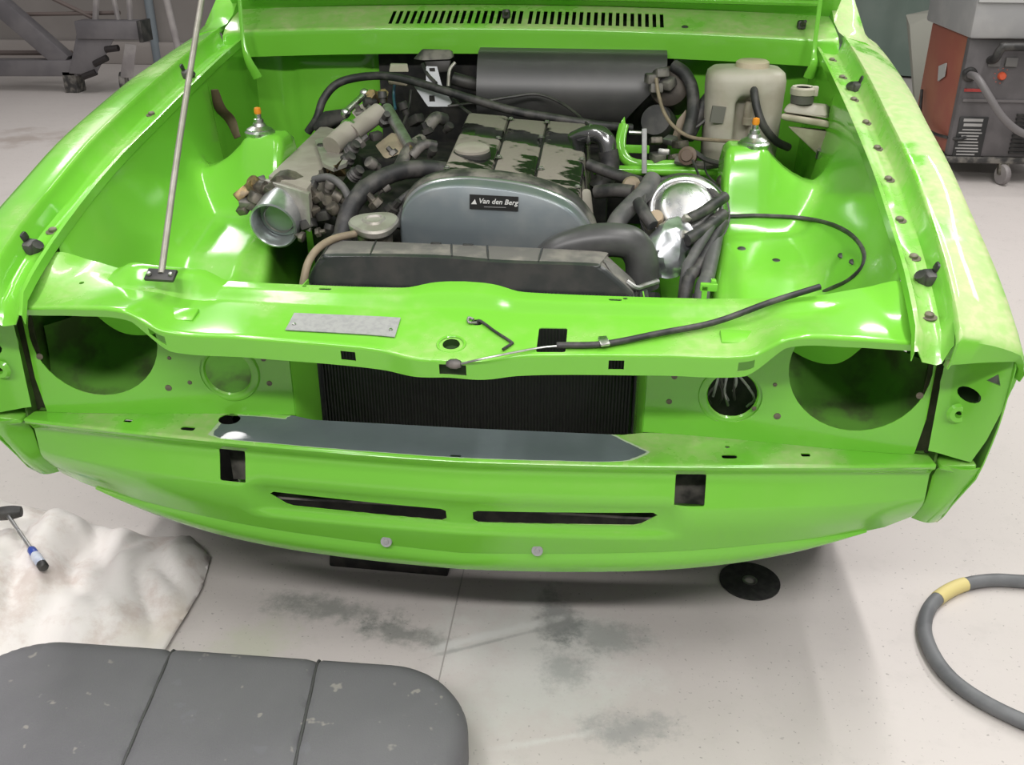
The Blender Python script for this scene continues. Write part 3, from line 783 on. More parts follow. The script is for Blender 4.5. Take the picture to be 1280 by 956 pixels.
m = MB(); m.tube([hood(-.70, .05, -.005), hood(0, .04, -.005), hood(.70, .05, -.005)], .014, 8, 6, flat=.6); P('bonnet_rib', m, G, hd)
for s in (-1, 1):
    a_, b_, d_ = (((-0.679, 1.120, 1.066), (-0.675, 1.100, 0.976), (-0.649, 1.100, 0.879)) if s < 0 else ((0.681, 1.120, 1.077), (0.678, 1.100, 0.972), (0.673, 1.100, 0.902)))
    m = MB(); m.tube([a_, b_, ((b_[0]+d_[0])/2 + s*.004, 1.09, (b_[2]+d_[2])/2), d_], lambda t: .005 + .007 * sm(.3, 1, t), 8, 5, flat=.4); P('hinge_arm', m, G)

# --- floor of the bay, rails, underbody and wheels
m = MB(); m.box((0, .70, .30), (.86, .92, .02)); P('bay_floor', m, DKGREEN)
for s in (-1, 1):
    m = MB(); m.box((s * .39, .62, .38), (.07, .98, .11), bev=.008); P('frame_rail', m, G)
m = MB(); m.box((0, 2.3, .24), (1.5, 2.3, .05)); P('underbody', m, DARK)  # unseen car floor, added to stop light leaking in from behind
m = MB(); m.box((0, .55, .265), (.9, .75, .03)); P('belly_light_block', m, DARK)  # unseen pan added to keep light from leaking under the nose
m = MB(); m.tube([(-.40, .62, .40), (0, .60, .34), (.40, .62, .40)], .035, 10, 4); P('cross_member', m, DKGREEN)
for y in (.72, 3.1):
    for s in (-1, 1):
        wh = sub('wheel', (s * .69, y, .29))
        m = MB(); m.lathe([(.19, -.085), (.26, -.09), (.285, -.06), (.29, 0), (.285, .06), (.26, .09), (.19, .085), (.17, 0), (.19, -.085)], (s * .68, y, .29), (1, 0, 0), 32); P('tyre', m, TYRE, wh)
        m = MB(); m.lathe([(.19, -.08), (.17, .0), (.12, .05 * s), (.04, .07 * s), (0, .07 * s)], (s * .68, y, .29), (1, 0, 0), 24); P('rim', m, STEEL, wh)

# ------------------------------------------------------------------ radiator
rad = sub('radiator', (0, .26, .5))
m = MB(); m.box((-.005, .24, .55), (.555, .04, .27))
def core_mat():
    mm, t, p = nt('radiator_fins')
    tc = t.nodes.new('ShaderNodeTexCoord'); wv = t.nodes.new('ShaderNodeTexWave'); wv.bands_direction = 'X'; wv.inputs['Scale'].default_value = 55; wv.inputs['Distortion'].default_value = 0.6
    t.links.new(tc.outputs['Object'], wv.inputs['Vector'])
    t.links.new(mixc(t, wv.outputs['Fac'], (0.012, 0.014, 0.013), (0.026, 0.028, 0.026)), p.inputs['Base Color']); p.inputs['Roughness'].default_value = .5
    bump(t, p, wv.outputs['Fac'], .6, .004); return mm
P('core', m, core_mat(), rad)
for s in (-1, 1):
    m = MB(); m.box((s * .285, .235, .55), (.016, .05, .27), bev=.003); P('side_channel', m, TANK, rad)
Fp = [(-0.298, 0.232, 0.657), (-0.291, 0.232, 0.687), (-0.279, 0.232, 0.712), (-0.262, 0.232, 0.728), (-0.240, 0.232, 0.736), (-0.064, 0.232, 0.740), (0.046, 0.232, 0.735), (0.190, 0.232, 0.735), (0.212, 0.232, 0.730), (0.229, 0.232, 0.718), (0.265, 0.232, 0.686), (0.269, 0.232, 0.671)]
Bp = [(-0.313, 0.295, 0.647), (-0.295, 0.295, 0.687), (-0.281, 0.295, 0.714), (-0.265, 0.295, 0.733), (-0.241, 0.295, 0.741), (-0.074, 0.295, 0.741), (0.039, 0.295, 0.740), (0.206, 0.295, 0.737), (0.221, 0.295, 0.729), (0.237, 0.295, 0.715), (0.269, 0.295, 0.686), (0.275, 0.295, 0.667)]
def loop3(pts, n=5): return catmull(pts, n)
Fl, Bl = loop3(Fp), loop3(Bp)
cF = sum(Fl, Vector()) / len(Fl)
inn = [p + (cF - p) * .035 + Vector((0, -.004, 0)) for p in Fl]
m = sheet([(p.x, p.z) for p in inn] + [(inn[-1].x, .655), (inn[0].x, .655)], [], lambda x, z: Vector((x, inn[0].y, z)), .05, 0)
m.grid([inn, [p + (cF - p) * .01 + Vector((0, -.003, 0)) for p in Fl], Fl, [p + Vector((0, .004, .002)) for p in Fl]])
P('tank_front', m, TANK, rad, angle=50)
m = MB(); m.grid([[p + Vector((0, .004, .002)) for p in Fl], [a.lerp(b, .5) + Vector((0, 0, .001)) for a, b in zip(Fl, Bl)], Bl, [p + Vector((0, .006, -.004)) for p in Bl], [p + Vector((0, .004, -.07)) for p in Bl]])
P('tank_top', m, TANKD, rad, angle=50)
for i in (14, 18, 22, 26, 29, 32):
    a, b = Fl[i], Bl[i]
    m = MB(); m.tube([a + Vector((0, .002, .001)), a.lerp(b, .5) + Vector((0, 0, .002)), b + Vector((0, .001, 0))], .0018, 6, 3); P('tank_rib', m, TANK, rad)
for p in ((-0.076, 0.296, 0.739), (-0.020, 0.296, 0.738)):
    m = MB(); m.box(Vector(p) + Vector((0, 0, .001)), (.018, .008, .006), bev=.001); P('tank_clip', m, BLK, rad)
m = MB(); m.hull([(0.212, 0.260, 0.738), (0.236, 0.260, 0.728), (0.258, 0.260, 0.703), (0.272, 0.260, 0.682), (0.244, 0.240, 0.707), (0.223, 0.240, 0.727), (0.265, 0.240, 0.685)], .002); P('tank_ear', m, TANKD, rad)
m = MB(); m.tube([(0.255, 0.250, 0.701), (0.272, 0.250, 0.690), (0.287, 0.270, 0.687), (0.310, 0.300, 0.684)], .005, 8, 4); P('drain_stub', m, STEEL, rad)
q = Vector((-0.195, 0.345, 0.756))
m = MB(); m.lathe([(0, .010), (.013, .010), (.0145, .013), (.018, .013), (.021, .009), (.041, .007), (.044, .003), (.043, -.006), (.040, -.009), (0, -.009)], q, (0, -.12, 1), 36, lobes=lambda a: 1 + .09 * math.cos(3 * a + .6)); P('filler_cap', m, ALU, rad)
m = MB(); m.cyl(q + Vector((0, .003, -.07)), q + Vector((0, 0, -.008)), .030, .032, 20); P('filler_neck', m, GRIME, rad)
m = MB(); m.tube([(-0.292, 0.205, 0.682), (-0.289, 0.210, 0.701), (-0.283, 0.225, 0.726), (-0.273, 0.255, 0.740), (-0.254, 0.290, 0.746), (-0.224, 0.320, 0.746)], .0068, 10, 5); P('overflow_hose', m, TAN, rad)

# ------------------------------------------------------------------ engine
eng = sub('engine', (.03, .62, .5))
def E(name, m, mt, **k): return P(name, m, mt, eng, **k)
m = MB(); m.hull([(-.13, .49, .70), (.16, .49, .68), (-.13, .93, .72), (.16, .93, .70), (-.15, .49, .38), (.15, .49, .38), (-.15, .93, .38), (.15, .93, .38)], .01); E('engine_block', m, DARK)
m = MB(); m.box((-.235, .86, .63), (.25, .72, .03), bev=.004); E('heat_shield', m, DARK)
# valve cover: two cam covers and the plug cover between, dusty
tl, tr_, bl, br = Vector((-0.088, 0.458, 0.826)), Vector((0.165, 0.469, 0.785)), Vector((-0.098, 0.894, 0.848)), Vector((0.169, 0.898, 0.830))
def vt(a, b): return (tl.lerp(tr_, a)).lerp(bl.lerp(br, a), b)
for (nm, a0, a1, dz) in (('cam_cover', 0, .335, 0), ('plug_cover', .345, .655, -.004), ('cam_cover', .665, 1.0, -.002)):
    top = [vt(a0, 0), vt(a1, 0), vt(a1, 1), vt(a0, 1)]
    top = [p + Vector((0, 0, dz)) for p in top]
    o_ = Vector((0, 0, -.11)); ex = (-.03 if a0 == 0 else 0, .012 if a1 == 1 else 0)
    bot = [top[0] + o_ + Vector((ex[0], 0, 0)), top[1] + o_ + Vector((ex[1], 0, 0)), top[2] + o_ + Vector((ex[1], 0, 0)), top[3] + o_ + Vector((ex[0], 0, 0))]
    m = MB(); m.hull(top + bot, .007); E(nm, m, VC, angle=30)
m = MB(); m.hull([vt(.005, .03) + Vector((0, 0, -.012)), vt(.995, .03) + Vector((0, 0, -.012)), vt(.995, .97) + Vector((0, 0, -.012)), vt(.005, .97) + Vector((0, 0, -.012)), vt(0, .03) + Vector((0, 0, -.09)), vt(1, .03) + Vector((0, 0, -.09)), vt(1, .97) + Vector((0, 0, -.09)), vt(0, .97) + Vector((0, 0, -.09))]); E('cover_gasket', m, DARK)
for (a, b) in ((.02, .06), (.30, .02), (.36, .32), (.36, .95), (.64, .70), (.69, .25), (.98, .1), (.985, .45), (.985, .8), (.31, .60), (.64, .02), (.66, .95)):
    q = vt(a, b); m = MB(); m.lathe([(0, .003), (.004, .003), (.005, .002), (.005, .0), (.0075, -.001)], q, (0, 0, 1), 8); E('cover_bolt', m, STEEL)
q = Vector((-0.050, 0.589, 0.838))
m = MB(); m.lathe([(0, .005), (.030, .005), (.034, .002), (.035, -.003)], q, (0, -.06, 1), 30); E('oil_cap', m, ALUD)
m = MB(); m.lathe([(.033, -.003), (.036, -.005), (.036, -.016), (.033, -.018), (0, -.018)], q, (0, -.06, 1), 30, lobes=lambda a: 1 + .02 * math.cos(24 * a)); E('oil_cap_grip', m, BLK, angle=20)
# vent elbow
m = MB(); m.tube([vt(.9, .78) + Vector((0, 0, -.012)), (0.172, 0.780, 0.829), (0.195, 0.770, 0.832), (0.211, 0.760, 0.821), (0.215, 0.755, 0.799)], .0195, 14, 5); E('breather_elbow', m, mat('dark_chrome', (.22, .22, .22), .22, .9))
m = MB(); m.tube([(0.215, 0.755, 0.802), (0.220, 0.750, 0.775), (0.213, 0.740, 0.748), (0.194, 0.730, 0.723)], .021, 12, 5); E('breather_hose', m, RUB)
m = MB(); m.lathe([(.020, -.004), (.0225, -.003), (.0225, .003), (.020, .004)], (0.175, 0.780, 0.829), (1, 0, -.1), 18); E('hose_clamp', m, STEEL)
m = MB(); m.hull([(0.168, 0.520, 0.783), (0.185, 0.540, 0.778), (0.193, 0.520, 0.731), (0.172, 0.500, 0.736), (0.166, 0.620, 0.756), (0.184, 0.620, 0.753), (0.192, 0.600, 0.703)], .006); E('head_end_plate', m, ALUD)
# timing cover
TCp = [(-0.152, 0.365, 0.704), (-0.153, 0.365, 0.740), (-0.150, 0.365, 0.770), (-0.141, 0.365, 0.789), (-0.124, 0.365, 0.806), (-0.102, 0.365, 0.818), (-0.075, 0.365, 0.825), (-0.035, 0.365, 0.829), (0.022, 0.365, 0.826), (0.078, 0.365, 0.818), (0.123, 0.365, 0.804), (0.155, 0.365, 0.787), (0.180, 0.365, 0.760), (0.192, 0.365, 0.734), (0.196, 0.365, 0.696)]
Tl = catmull(TCp, 4); bz = .60
Tl = [Vector((Tl[0].x, .365, bz))] + Tl + [Vector((Tl[-1].x, .365, bz))]
ct = Vector((.02, .365, .70))
def sc(k, y): return [Vector((ct.x + (p.x - ct.x) * k, y, ct.z + (p.z - ct.z) * k)) for p in Tl]
m = MB(); V = m.grid([sc(.965, .358), sc(.985, .360), sc(1.0, .367), sc(1.0, .400)]); m.bm.faces.new(V[0]); E('timing_cover', m, TIMING, angle=60)
m = MB(); m.grid([sc(1.0, .398), sc(1.022, .400), sc(1.022, .408), sc(1.0, .410)]); E('cover_flange', m, RIM, angle=60)
m = MB(); m.grid([sc(1.0, .408), sc(1.035, .414), sc(1.05, .424), sc(1.05, .45), sc(.98, .46)]); E('belt_housing', m, BLKD, angle=60)
s0, s1, s2 = Vector((-0.024, 0.356, 0.813)), Vector((0.062, 0.356, 0.811)), Vector((-0.024, 0.356, 0.787))
sw, sh = (s1 - s0).x, (s0.z - s2.z)
sc0 = (s0 + s1) / 2 + Vector((0, 0, -sh / 2)); srx = math.atan2(s1.z - s0.z, s1.x - s0.x)
m = MB(); m.box(sc0, (sw, .0012, sh), rot=(0, -srx, 0)); E('cover_sticker', m, mat('sticker_black', (.012, .012, .012), .45), smooth=False)
def text(name, body, loc, size, mt, parent, rx=PI/2, shear=0.0, roll=0.0, bold=.0, align='LEFT'):
    cu = bpy.data.curves.new(name, 'FONT'); cu.body = body; cu.size = size; cu.shear = shear; cu.offset = bold; cu.extrude = .0002; cu.align_x = align; cu.resolution_u = 2
    to = bpy.data.objects.new(name, cu); C.objects.link(to)
    bpy.context.view_layer.update()
    me = bpy.data.meshes.new_from_object(to.evaluated_get(bpy.context.evaluated_depsgraph_get()))
    me.name = name; bpy.data.objects.remove(to)
    me.transform(Matrix.Translation(loc) @ Euler((rx, roll, 0)).to_matrix().to_4x4())
    return finish(name, me, mt, parent, smooth=False)
text('sticker_lettering', 'Van den Berg', (sc0.x - sw * .32, .3546, sc0.z - .0015 + sw * .32 * math.sin(-srx) * -1 * -1), .0128, WHITE, eng, shear=.25, roll=-srx, bold=.0002)
m = MB(); b = Vector((sc0.x - sw * .40, .3550, sc0.z - .003))
m.prism([(-.006, 0), (.004, 0), (.001, .009)], .0006, lambda a, c, h: (b.x + a, b.y - h, b.z + c)); E('sticker_triangle', m, WHITE, smooth=False)
m = MB(); m.box((sc0.x + .002, .3550, sc0.z - .0075), (sw * .45, .0005, .0012)); E('sticker_rule', m, mat('sticker_grey', (.2, .2, .2), .6), smooth=False)
# intake plenum on the left
A_, B_, C_, D_ = Vector((-0.435, 0.494, 0.800)), Vector((-0.332, 0.408, 0.800)), Vector((-0.370, 0.875, 0.800)), Vector((-0.457, 0.960, 0.800))
dn = Vector((0, 0, -.085))
m = MB(); m.hull([A_, B_, C_, D_, A_ + dn + Vector((.01, 0, 0)), B_ + dn, C_ + dn, D_ + dn], .006); E('intake_plenum', m, ALUD)
m = MB(); m.hull([A_ + Vector((-.004, -.012, -.006)), B_ + Vector((.006, -.012, -.006)), A_ + Vector((-.004, .004, -.006)), B_ + Vector((.006, .004, -.006)), A_ + dn, B_ + dn], .003); E('plenum_flange', m, ALU)
m = MB(); m.hull([(-0.475, 0.930, 0.800), (-0.449, 0.950, 0.834), (-0.394, 0.950, 0.842), (-0.383, 0.930, 0.817), (-0.448, 0.930, 0.808), (-0.469, 0.930, 0.786), (-0.409, 0.980, 0.788)], .006); E('plenum_end', m, DARK)
ep = [(-0.412, 0.748, 0.806), (-0.404, 0.772, 0.806), (-0.370, 0.737, 0.806), (-0.332, 0.683, 0.806), (-0.305, 0.630, 0.806), (-0.296, 0.559, 0.806), (-0.311, 0.520, 0.806), (-0.341, 0.554, 0.806), (-0.376, 0.650, 0.806)]
m = MB(); m.prism([(p[0], p[1]) for p in ep], .008, lambda a, b, h: (a, b, .803 + h)); E('plenum_cover', m, ALU, angle=25)
for p in ((-0.385, 0.702, 0.812), (-0.310, 0.605, 0.812)):
    m = MB(); m.lathe([(0, .002), (.008, .002), (.0095, 0)], p, (0, 0, 1), 12); E('cover_bolt', m, DARK)
m = MB(); m.hull([(-0.346, 0.571, 0.800), (-0.315, 0.537, 0.800), (-0.302, 0.576, 0.800), (-0.298, 0.567, 0.780), (-0.336, 0.563, 0.780), (-0.304, 0.514, 0.820)], .006); E('idle_valve', m, BRASS)
# throttle
t0, t1 = Vector((-0.402, 0.400, 0.729)), Vector((-0.394, 0.475, 0.745))
ax = (t0 - t1)
m = MB(); L_ = ax.length
m.lathe([(.0, L_ * .55), (.0385, L_ * .55), (.0405, L_ * .95), (.043, L_), (.0465, L_ * .98), (.047, L_ * .6), (.048, L_ * .3), (.046, 0), (.03, -.005)], t1, ax, 36)
E('throttle_body', m, FOIL, angle=60)
m = MB(); m.lathe([(0, .003), (.037, .002), (.0375, 0)], t1 + ax * .56, ax, 30); E('throttle_plate', m, mat('throttle_disc', (.23, .27, .25), .35, .6))
m = MB(); m.lathe([(.0275, .0), (.029, .003), (.031, .0)], t1 + ax * .60, ax, 30); E('throttle_ring', m, STEEL)
m = MB(); m.lathe([(.047, 0), (.060, -.006), (.060, -.03), (.045, -.034), (0, -.034)], t1, ax, 24, lobes=lambda a: 1 + .06 * math.cos(4 * a)); E('throttle_flange', m, GRIME)
rnd = random.Random(3)
def clutter(name, pts, mts, smin, smax, kinds='bcl'):
    for p in pts:
        k = rnd.choice(kinds); r = rnd.uniform(smin, smax); mt = rnd.choice(mts); d = Vector((rnd.uniform(-1, 1), rnd.uniform(-1, .3), rnd.uniform(0, 1))).normalized()
        m = MB(); p = Vector(p)
        if k == 'b': m.box(p, (r * 1.8, r * 1.5, r * 1.2), rot=(rnd.uniform(-.6, .6), rnd.uniform(-.6, .6), rnd.uniform(-.8, .8)), bev=r * .18)
        elif k == 'c': m.lathe([(0, r), (r * .8, r), (r * .9, r * .8), (r * .9, -.2 * r), (r * .6, -.3 * r), (r * .6, -1.2 * r), (0, -1.2 * r)], p, d, 12)
        else: m.lathe([(0, 1.6 * r), (r * .45, 1.6 * r), (r * .5, .6 * r), (r * .95, .5 * r), (r, -.3 * r), (r * .5, -.5 * r), (0, -.5 * r)], p, d, 6)
        E(name, m, mt)
clutter('throttle_fitting', [(-0.476, 0.460, 0.771), (-0.465, 0.470, 0.776), (-0.454, 0.480, 0.785), (-0.436, 0.470, 0.780), (-0.414, 0.460, 0.777), (-0.400, 0.470, 0.778), (-0.466, 0.450, 0.758), (-0.450, 0.450, 0.763), (-0.380, 0.460, 0.773), (-0.366, 0.460, 0.763), (-0.449, 0.490, 0.790), (-0.474, 0.450, 0.744)], [GRIME, BRASS, GRIME, BLKD], .012, .019)
clutter('hose_fitting', [(-0.338, 0.460, 0.792), (-0.318, 0.470, 0.805), (-0.304, 0.460, 0.793), (-0.325, 0.450, 0.772), (-0.307, 0.450, 0.768), (-0.288, 0.460, 0.770), (-0.333, 0.440, 0.751), (-0.314, 0.440, 0.742), (-0.293, 0.440, 0.752), (-0.339, 0.420, 0.729), (-0.319, 0.410, 0.717), (-0.299, 0.420, 0.724), (-0.347, 0.400, 0.710)], [BLK, BLK, GRIME, BLKD], .009, .015)
m = MB(); m.hull([(-.31, .44, .69), (-.22, .42, .70), (-.24, .50, .75), (-.38, .55, .72), (-.34, .46, .55), (-.22, .42, .55), (-.12, .93, .60), (-.36, .93, .62), (-.36, .93, .70), (-.12, .93, .74), (-.14, .55, .70)], .01); E('lower_manifold', m, DARK)
m = MB(); m.hull([(-.36, .94, .73), (.22, .94, .72), (-.50, 1.14, .73), (.22, 1.14, .72), (-.30, .94, .35), (.22, .94, .35), (-.48, 1.14, .35), (.22, 1.14, .35)], .01); E('bell_housing', m, DARK)
clutter('linkage_piece', [(-0.323, 0.800, 0.858), (-0.300, 0.800, 0.883), (-0.271, 0.800, 0.895), (-0.278, 0.760, 0.871), (-0.291, 0.720, 0.849), (-0.257, 0.740, 0.858), (-0.291, 0.660, 0.829), (-0.262, 0.680, 0.838), (-0.214, 0.620, 0.817), (-0.185, 0.580, 0.807), (-0.175, 0.660, 0.828), (-0.162, 0.720, 0.840), (-0.155, 0.800, 0.848), (-0.121, 0.740, 0.845), (-0.200, 0.800, 0.847), (-0.238, 0.860, 0.861), (-0.132, 0.600, 0.827), (-0.243, 0.560, 0.810), (-0.209, 0.500, 0.780), (-0.217, 0.460, 0.760), (-0.185, 0.450, 0.753)], [BLK, BLKD, GRIME, DARK, DARK], .010, .017)
m = MB(); m.cyl((-0.345, 0.635, 0.825), (-0.319, 0.695, 0.845), .021, .022, 18); E('air_stub', m, ALUD)
m = MB(); m.lathe([(.021, -.003), (.0245, -.002), (.0245, .004), (.021, .005)], (-0.319, 0.695, 0.845), Vector((-0.319, 0.695, 0.845)) - Vector((-0.345, 0.635, 0.825)), 20); E('hose_clamp', m, CHR)
m = MB(); m.cyl((-0.313, 0.686, 0.842), (-0.269, 0.754, 0.872), .020, .020, 16); E('air_tube', m, ALUD)
m = MB(); m.hull([(-0.344, 0.800, 0.861), (-0.322, 0.820, 0.878), (-0.287, 0.800, 0.863), (-0.269, 0.780, 0.850), (-0.296, 0.770, 0.838), (-0.326, 0.780, 0.849), (-0.318, 0.840, 0.861)], .004); E('intake_runner', m, ALUD)
m = MB(); m.hull([(-0.262, 0.660, 0.823), (-0.228, 0.680, 0.847), (-0.188, 0.660, 0.841), (-0.187, 0.620, 0.821), (-0.229, 0.600, 0.809), (-0.234, 0.720, 0.830)], .004); E('intake_runner', m, mat('tan_casting', (.29, .24, .17), .6, .2, var=(.22, .18, .13), vs=30))
m = MB(); m.cyl((-0.258, 0.780, 0.874), (-0.180, 0.620, 0.831), .0125, .0115, 14); E('damper_rod', m, STEEL)
m = MB(); m.cyl((-0.185, 0.630, 0.833), (-0.170, 0.600, 0.825), .006, .004, 10); E('rod_tip', m, BRASS)
m = MB(); m.cyl((-0.354, 0.800, 0.861), (-0.322, 0.850, 0.890), .0075, .0075, 10); m.ball((-0.322, 0.850, 0.892), .011); m.ball((-0.354, 0.800, 0.859), .011); E('link_rod', m, CHR)
m = MB(); m.lathe([(0, .012), (.011, .012), (.013, .008), (.013, -.004), (.017, -.005), (.017, -.014), (0, -.014)], (-0.297, 0.820, 0.892), (-.2, -.8, .6), 6); E('brass_union', m, BRASS)
m = MB(); m.lathe([(0, .014), (.010, .014), (.013, .004), (.016, -.006), (0, -.012)], (-0.276, 0.820, 0.893), (.5, -.6, .6), 6); E('brass_union', m, BRASS)
for (p, q, r) in (((-0.193, 0.560, 0.800), (-0.172, 0.700, 0.827), .013), ((-0.173, 0.780, 0.835), (-0.141, 0.820, 0.845), .014), ((-0.172, 0.600, 0.818), (-0.127, 0.620, 0.835), .010)):
    m = MB(); m.tube([p, (Vector(p) + Vector(q)) / 2 + Vector((0, 0, .012)), q], r, 10, 4); E('injector', m, BLKD)
for p in ((-0.312, 0.600, 0.799), (-0.284, 0.550, 0.785), (-0.257, 0.500, 0.774), (-0.311, 0.640, 0.813)):
    m = MB(); P0 = Vector(p)
    m.lathe([(.010, 0), (.014, .003), (.010, .006), (.014, .010), (.010, .013), (.014, .017), (.010, .020), (.010, .03), (0, .03)], P0, (.6, -.3, .6), 14); E('bellows', m, RUB)
# hoses on the engine
m = MB(); m.tube([(-0.269, 0.390, 0.694), (-0.269, 0.410, 0.727), (-0.258, 0.440, 0.763), (-0.232, 0.480, 0.789), (-0.189, 0.520, 0.805), (-0.140, 0.550, 0.806), (-0.093, 0.570, 0.797)], .0175, 14, 6); E('coolant_hose', m, RUB)
m = MB(); m.tube([(-0.337, 0.470, 0.800), (-0.303, 0.460, 0.808), (-0.274, 0.450, 0.790), (-0.263, 0.440, 0.759), (-0.274, 0.430, 0.728), (-0.292, 0.410, 0.703)], .0075, 10, 5); E('vacuum_hose', m, RUBG)
m = MB(); m.tube([(-0.175, 0.440, 0.720), (-0.170, 0.460, 0.750), (-0.153, 0.480, 0.776), (-0.122, 0.500, 0.793), (-0.094, 0.520, 0.795)], .0085, 10, 5); E('vacuum_hose', m, RUBG)
m = MB(); m.tube([(-0.191, 0.430, 0.728), (-0.182, 0.450, 0.753), (-0.164, 0.470, 0.772), (-0.139, 0.490, 0.786)], .007, 10, 5); E('vacuum_hose', m, RUB)
m = MB(); m.tube([(-0.498, 0.980, 0.776), (-0.473, 0.980, 0.809), (-0.460, 1.000, 0.848), (-0.432, 1.020, 0.880), (-0.385, 1.030, 0.895), (-0.315, 1.020, 0.902), (-0.245, 1.000, 0.895), (-0.165, 0.970, 0.880), (-0.078, 0.940, 0.863), (-0.003, 0.920, 0.848), (0.088, 0.910, 0.836), (0.186, 0.900, 0.825), (0.267, 0.920, 0.815)], .0095, 10, 5); E('brake_vacuum_hose', m, RUB)
m = MB(); m.tube([(-0.159, 0.980, 0.843), (-0.086, 1.000, 0.850), (-0.013, 1.020, 0.860), (0.046, 1.030, 0.865), (0.100, 1.000, 0.853), (0.140, 0.950, 0.838), (0.169, 0.880, 0.828)], .0035, 8, 5); E('thin_cable', m, BLK)
m = MB(); m.tube([(0.115, 0.318, 0.714), (0.139, 0.322, 0.731), (0.187, 0.328, 0.743), (0.233, 0.335, 0.745), (0.264, 0.340, 0.736), (0.282, 0.340, 0.707), (0.286, 0.340, 0.659)], lambda t: .025 + .005 * sm(0, .4, t), 18, 6); E('radiator_hose', m, mat('hose_black', (.05, .05, .05), .38, var=(.085, .085, .083), vs=9))
m = MB(); m.tube([(0.357, 0.480, 0.708), (0.339, 0.460, 0.701), (0.330, 0.440, 0.686), (0.332, 0.430, 0.647)], lambda t: .040 - .004 * t, 22, 9)
for v in m.bm.verts:
    q = v.co * 42; v.co += Vector((MN.noise(q), MN.noise(q + Vector((7, 0, 0))), MN.noise(q + Vector((0, 9, 0))))) * .008
E('taped_pipe', m, FOIL, angle=22)

# ------------------------------------------------------------------ right side of the bay
bo = sub('brake_servo', (0.368, 0.560, 0.727))
q = Vector((0.368, 0.560, 0.727)); bx_ = Vector((.02, -.72, .70))
m = MB(); m.lathe([(.080, -.06), (.084, -.02), (.086, 0), (.084, .008), (.078, .011), (.076, .020), (.070, .027), (.064, .027), (.060, .024), (.056, .027), (.050, .034), (.040, .038), (.020, .040), (0, .040)], q, bx_, 44); P('servo_shell', m, CHR, bo, angle=60)
m = MB(); m.lathe([(.081, .000), (.088, .001), (.088, .006), (.081, .007)], q, bx_, 44); P('servo_band', m, BLK, bo)
m = MB(); m.lathe([(0, .010), (.012, .010), (.014, .006), (.015, -.01)], (0.311, 0.500, 0.737), bx_, 16); P('servo_plug', m, mat('tan_plug', (.38, .29, .19), .5), bo)
def CP(name, pts, r, mt, n=10): 
    m = MB(); m.tube(pts, r, n, 5); return P(name, m, mt)
CP('hose', [(0.283, 0.500, 0.752), (0.292, 0.550, 0.772), (0.324, 0.600, 0.783), (0.370, 0.600, 0.783), (0.411, 0.580, 0.774), (0.439, 0.550, 0.758)], .0065, RUB)
CP('hose', [(0.441, 0.550, 0.767), (0.419, 0.520, 0.761), (0.393, 0.490, 0.752), (0.368, 0.470, 0.745)], .011, RUB)
CP('hose', [(0.439, 0.530, 0.738), (0.415, 0.490, 0.731), (0.386, 0.450, 0.724), (0.365, 0.430, 0.718)], .0125, RUB)
for p in ((0.365, 0.465, 0.748), (0.364, 0.440, 0.725)):
    m = MB(); m.box(p, (.015, .012, .012), rot=(.4, .3, .5), bev=.002); P('hose_clip', m, ALU)
CP('hose', [(0.463, 0.700, 0.792), (0.457, 0.660, 0.766), (0.440, 0.580, 0.733), (0.423, 0.480, 0.703), (0.401, 0.360, 0.675), (0.388, 0.300, 0.660), (.39, .27, .50)], .0135, RUBG)
CP('hose', [(0.438, 0.520, 0.726), (0.412, 0.460, 0.702), (0.387, 0.400, 0.675), (0.364, 0.340, 0.656), (.36, .30, .46)], .012, RUB)
CP('hose', [(0.420, 0.500, 0.736), (0.398, 0.450, 0.717), (0.377, 0.410, 0.692), (0.363, 0.370, 0.663), (.36, .33, .48)], .010, RUBG)
CP('hose', [(0.305, 0.600, 0.784), (0.289, 0.560, 0.769), (0.262, 0.520, 0.752), (0.239, 0.480, 0.735), (0.228, 0.440, 0.710)], .018, RUBG, 14)
CP('hose', [(0.276, 0.500, 0.767), (0.288, 0.470, 0.752), (0.303, 0.450, 0.737)], .012, RUB)
CP('hose', [(0.175, 0.700, 0.786), (0.217, 0.680, 0.776), (0.253, 0.660, 0.770), (0.281, 0.620, 0.772)], .012, RUB)
CP('hose', [(0.195, 0.620, 0.750), (0.231, 0.600, 0.760), (0.268, 0.580, 0.763)], .014, RUB)
m = MB(); m.lathe([(0, .012), (.012, .012), (.019, .004), (.019, -.01), (0, -.012)], (0.264, 0.600, 0.770), (-.2, -.7, .5), 14); P('hose_end', m, TAN)
m = MB(); m.ball((0.450, 0.660, 0.769), (.016, .014, .014)); P('hose_joint', m, GRIME)
# pedal shaft cross tube, bracket, lever
m = MB(); m.cyl((0.186, 0.820, 0.744), (0.490, 0.820, 0.747), .0105, .0105, 14); P('cross_tube', m, G)
m = MB(); m.tube([(0.248, 0.900, 0.826), (0.243, 0.880, 0.802), (0.246, 0.860, 0.775), (0.266, 0.850, 0.755), (0.308, 0.850, 0.749), (0.371, 0.850, 0.752)], .0115, 10, 5, flat=.6); P('shaft_bracket', m, G)
m = MB(); m.box((0.279, 0.870, 0.780), (.055, .01, .018), bev=.003); P('shaft_stay', m, G)
m = MB(); m.hull([(0.241, 0.900, 0.833), (0.249, 0.910, 0.843), (0.254, 0.900, 0.819), (0.244, 0.900, 0.801), (0.247, 0.930, 0.830)], .001); P('bracket_tab', m, G)
m = MB(); m.box((Vector((0.294, 0.830, 0.828)) + Vector((0.293, 0.800, 0.749))) / 2, (.011, .008, .095), rot=(-.3, -.05, 0), bev=.002); P('pedal_lever', m, PLATE)
m = MB(); m.cyl((0.259, 0.840, 0.823), (0.297, 0.840, 0.822), .004, .004, 8); P('lever_pin', m, STEEL)
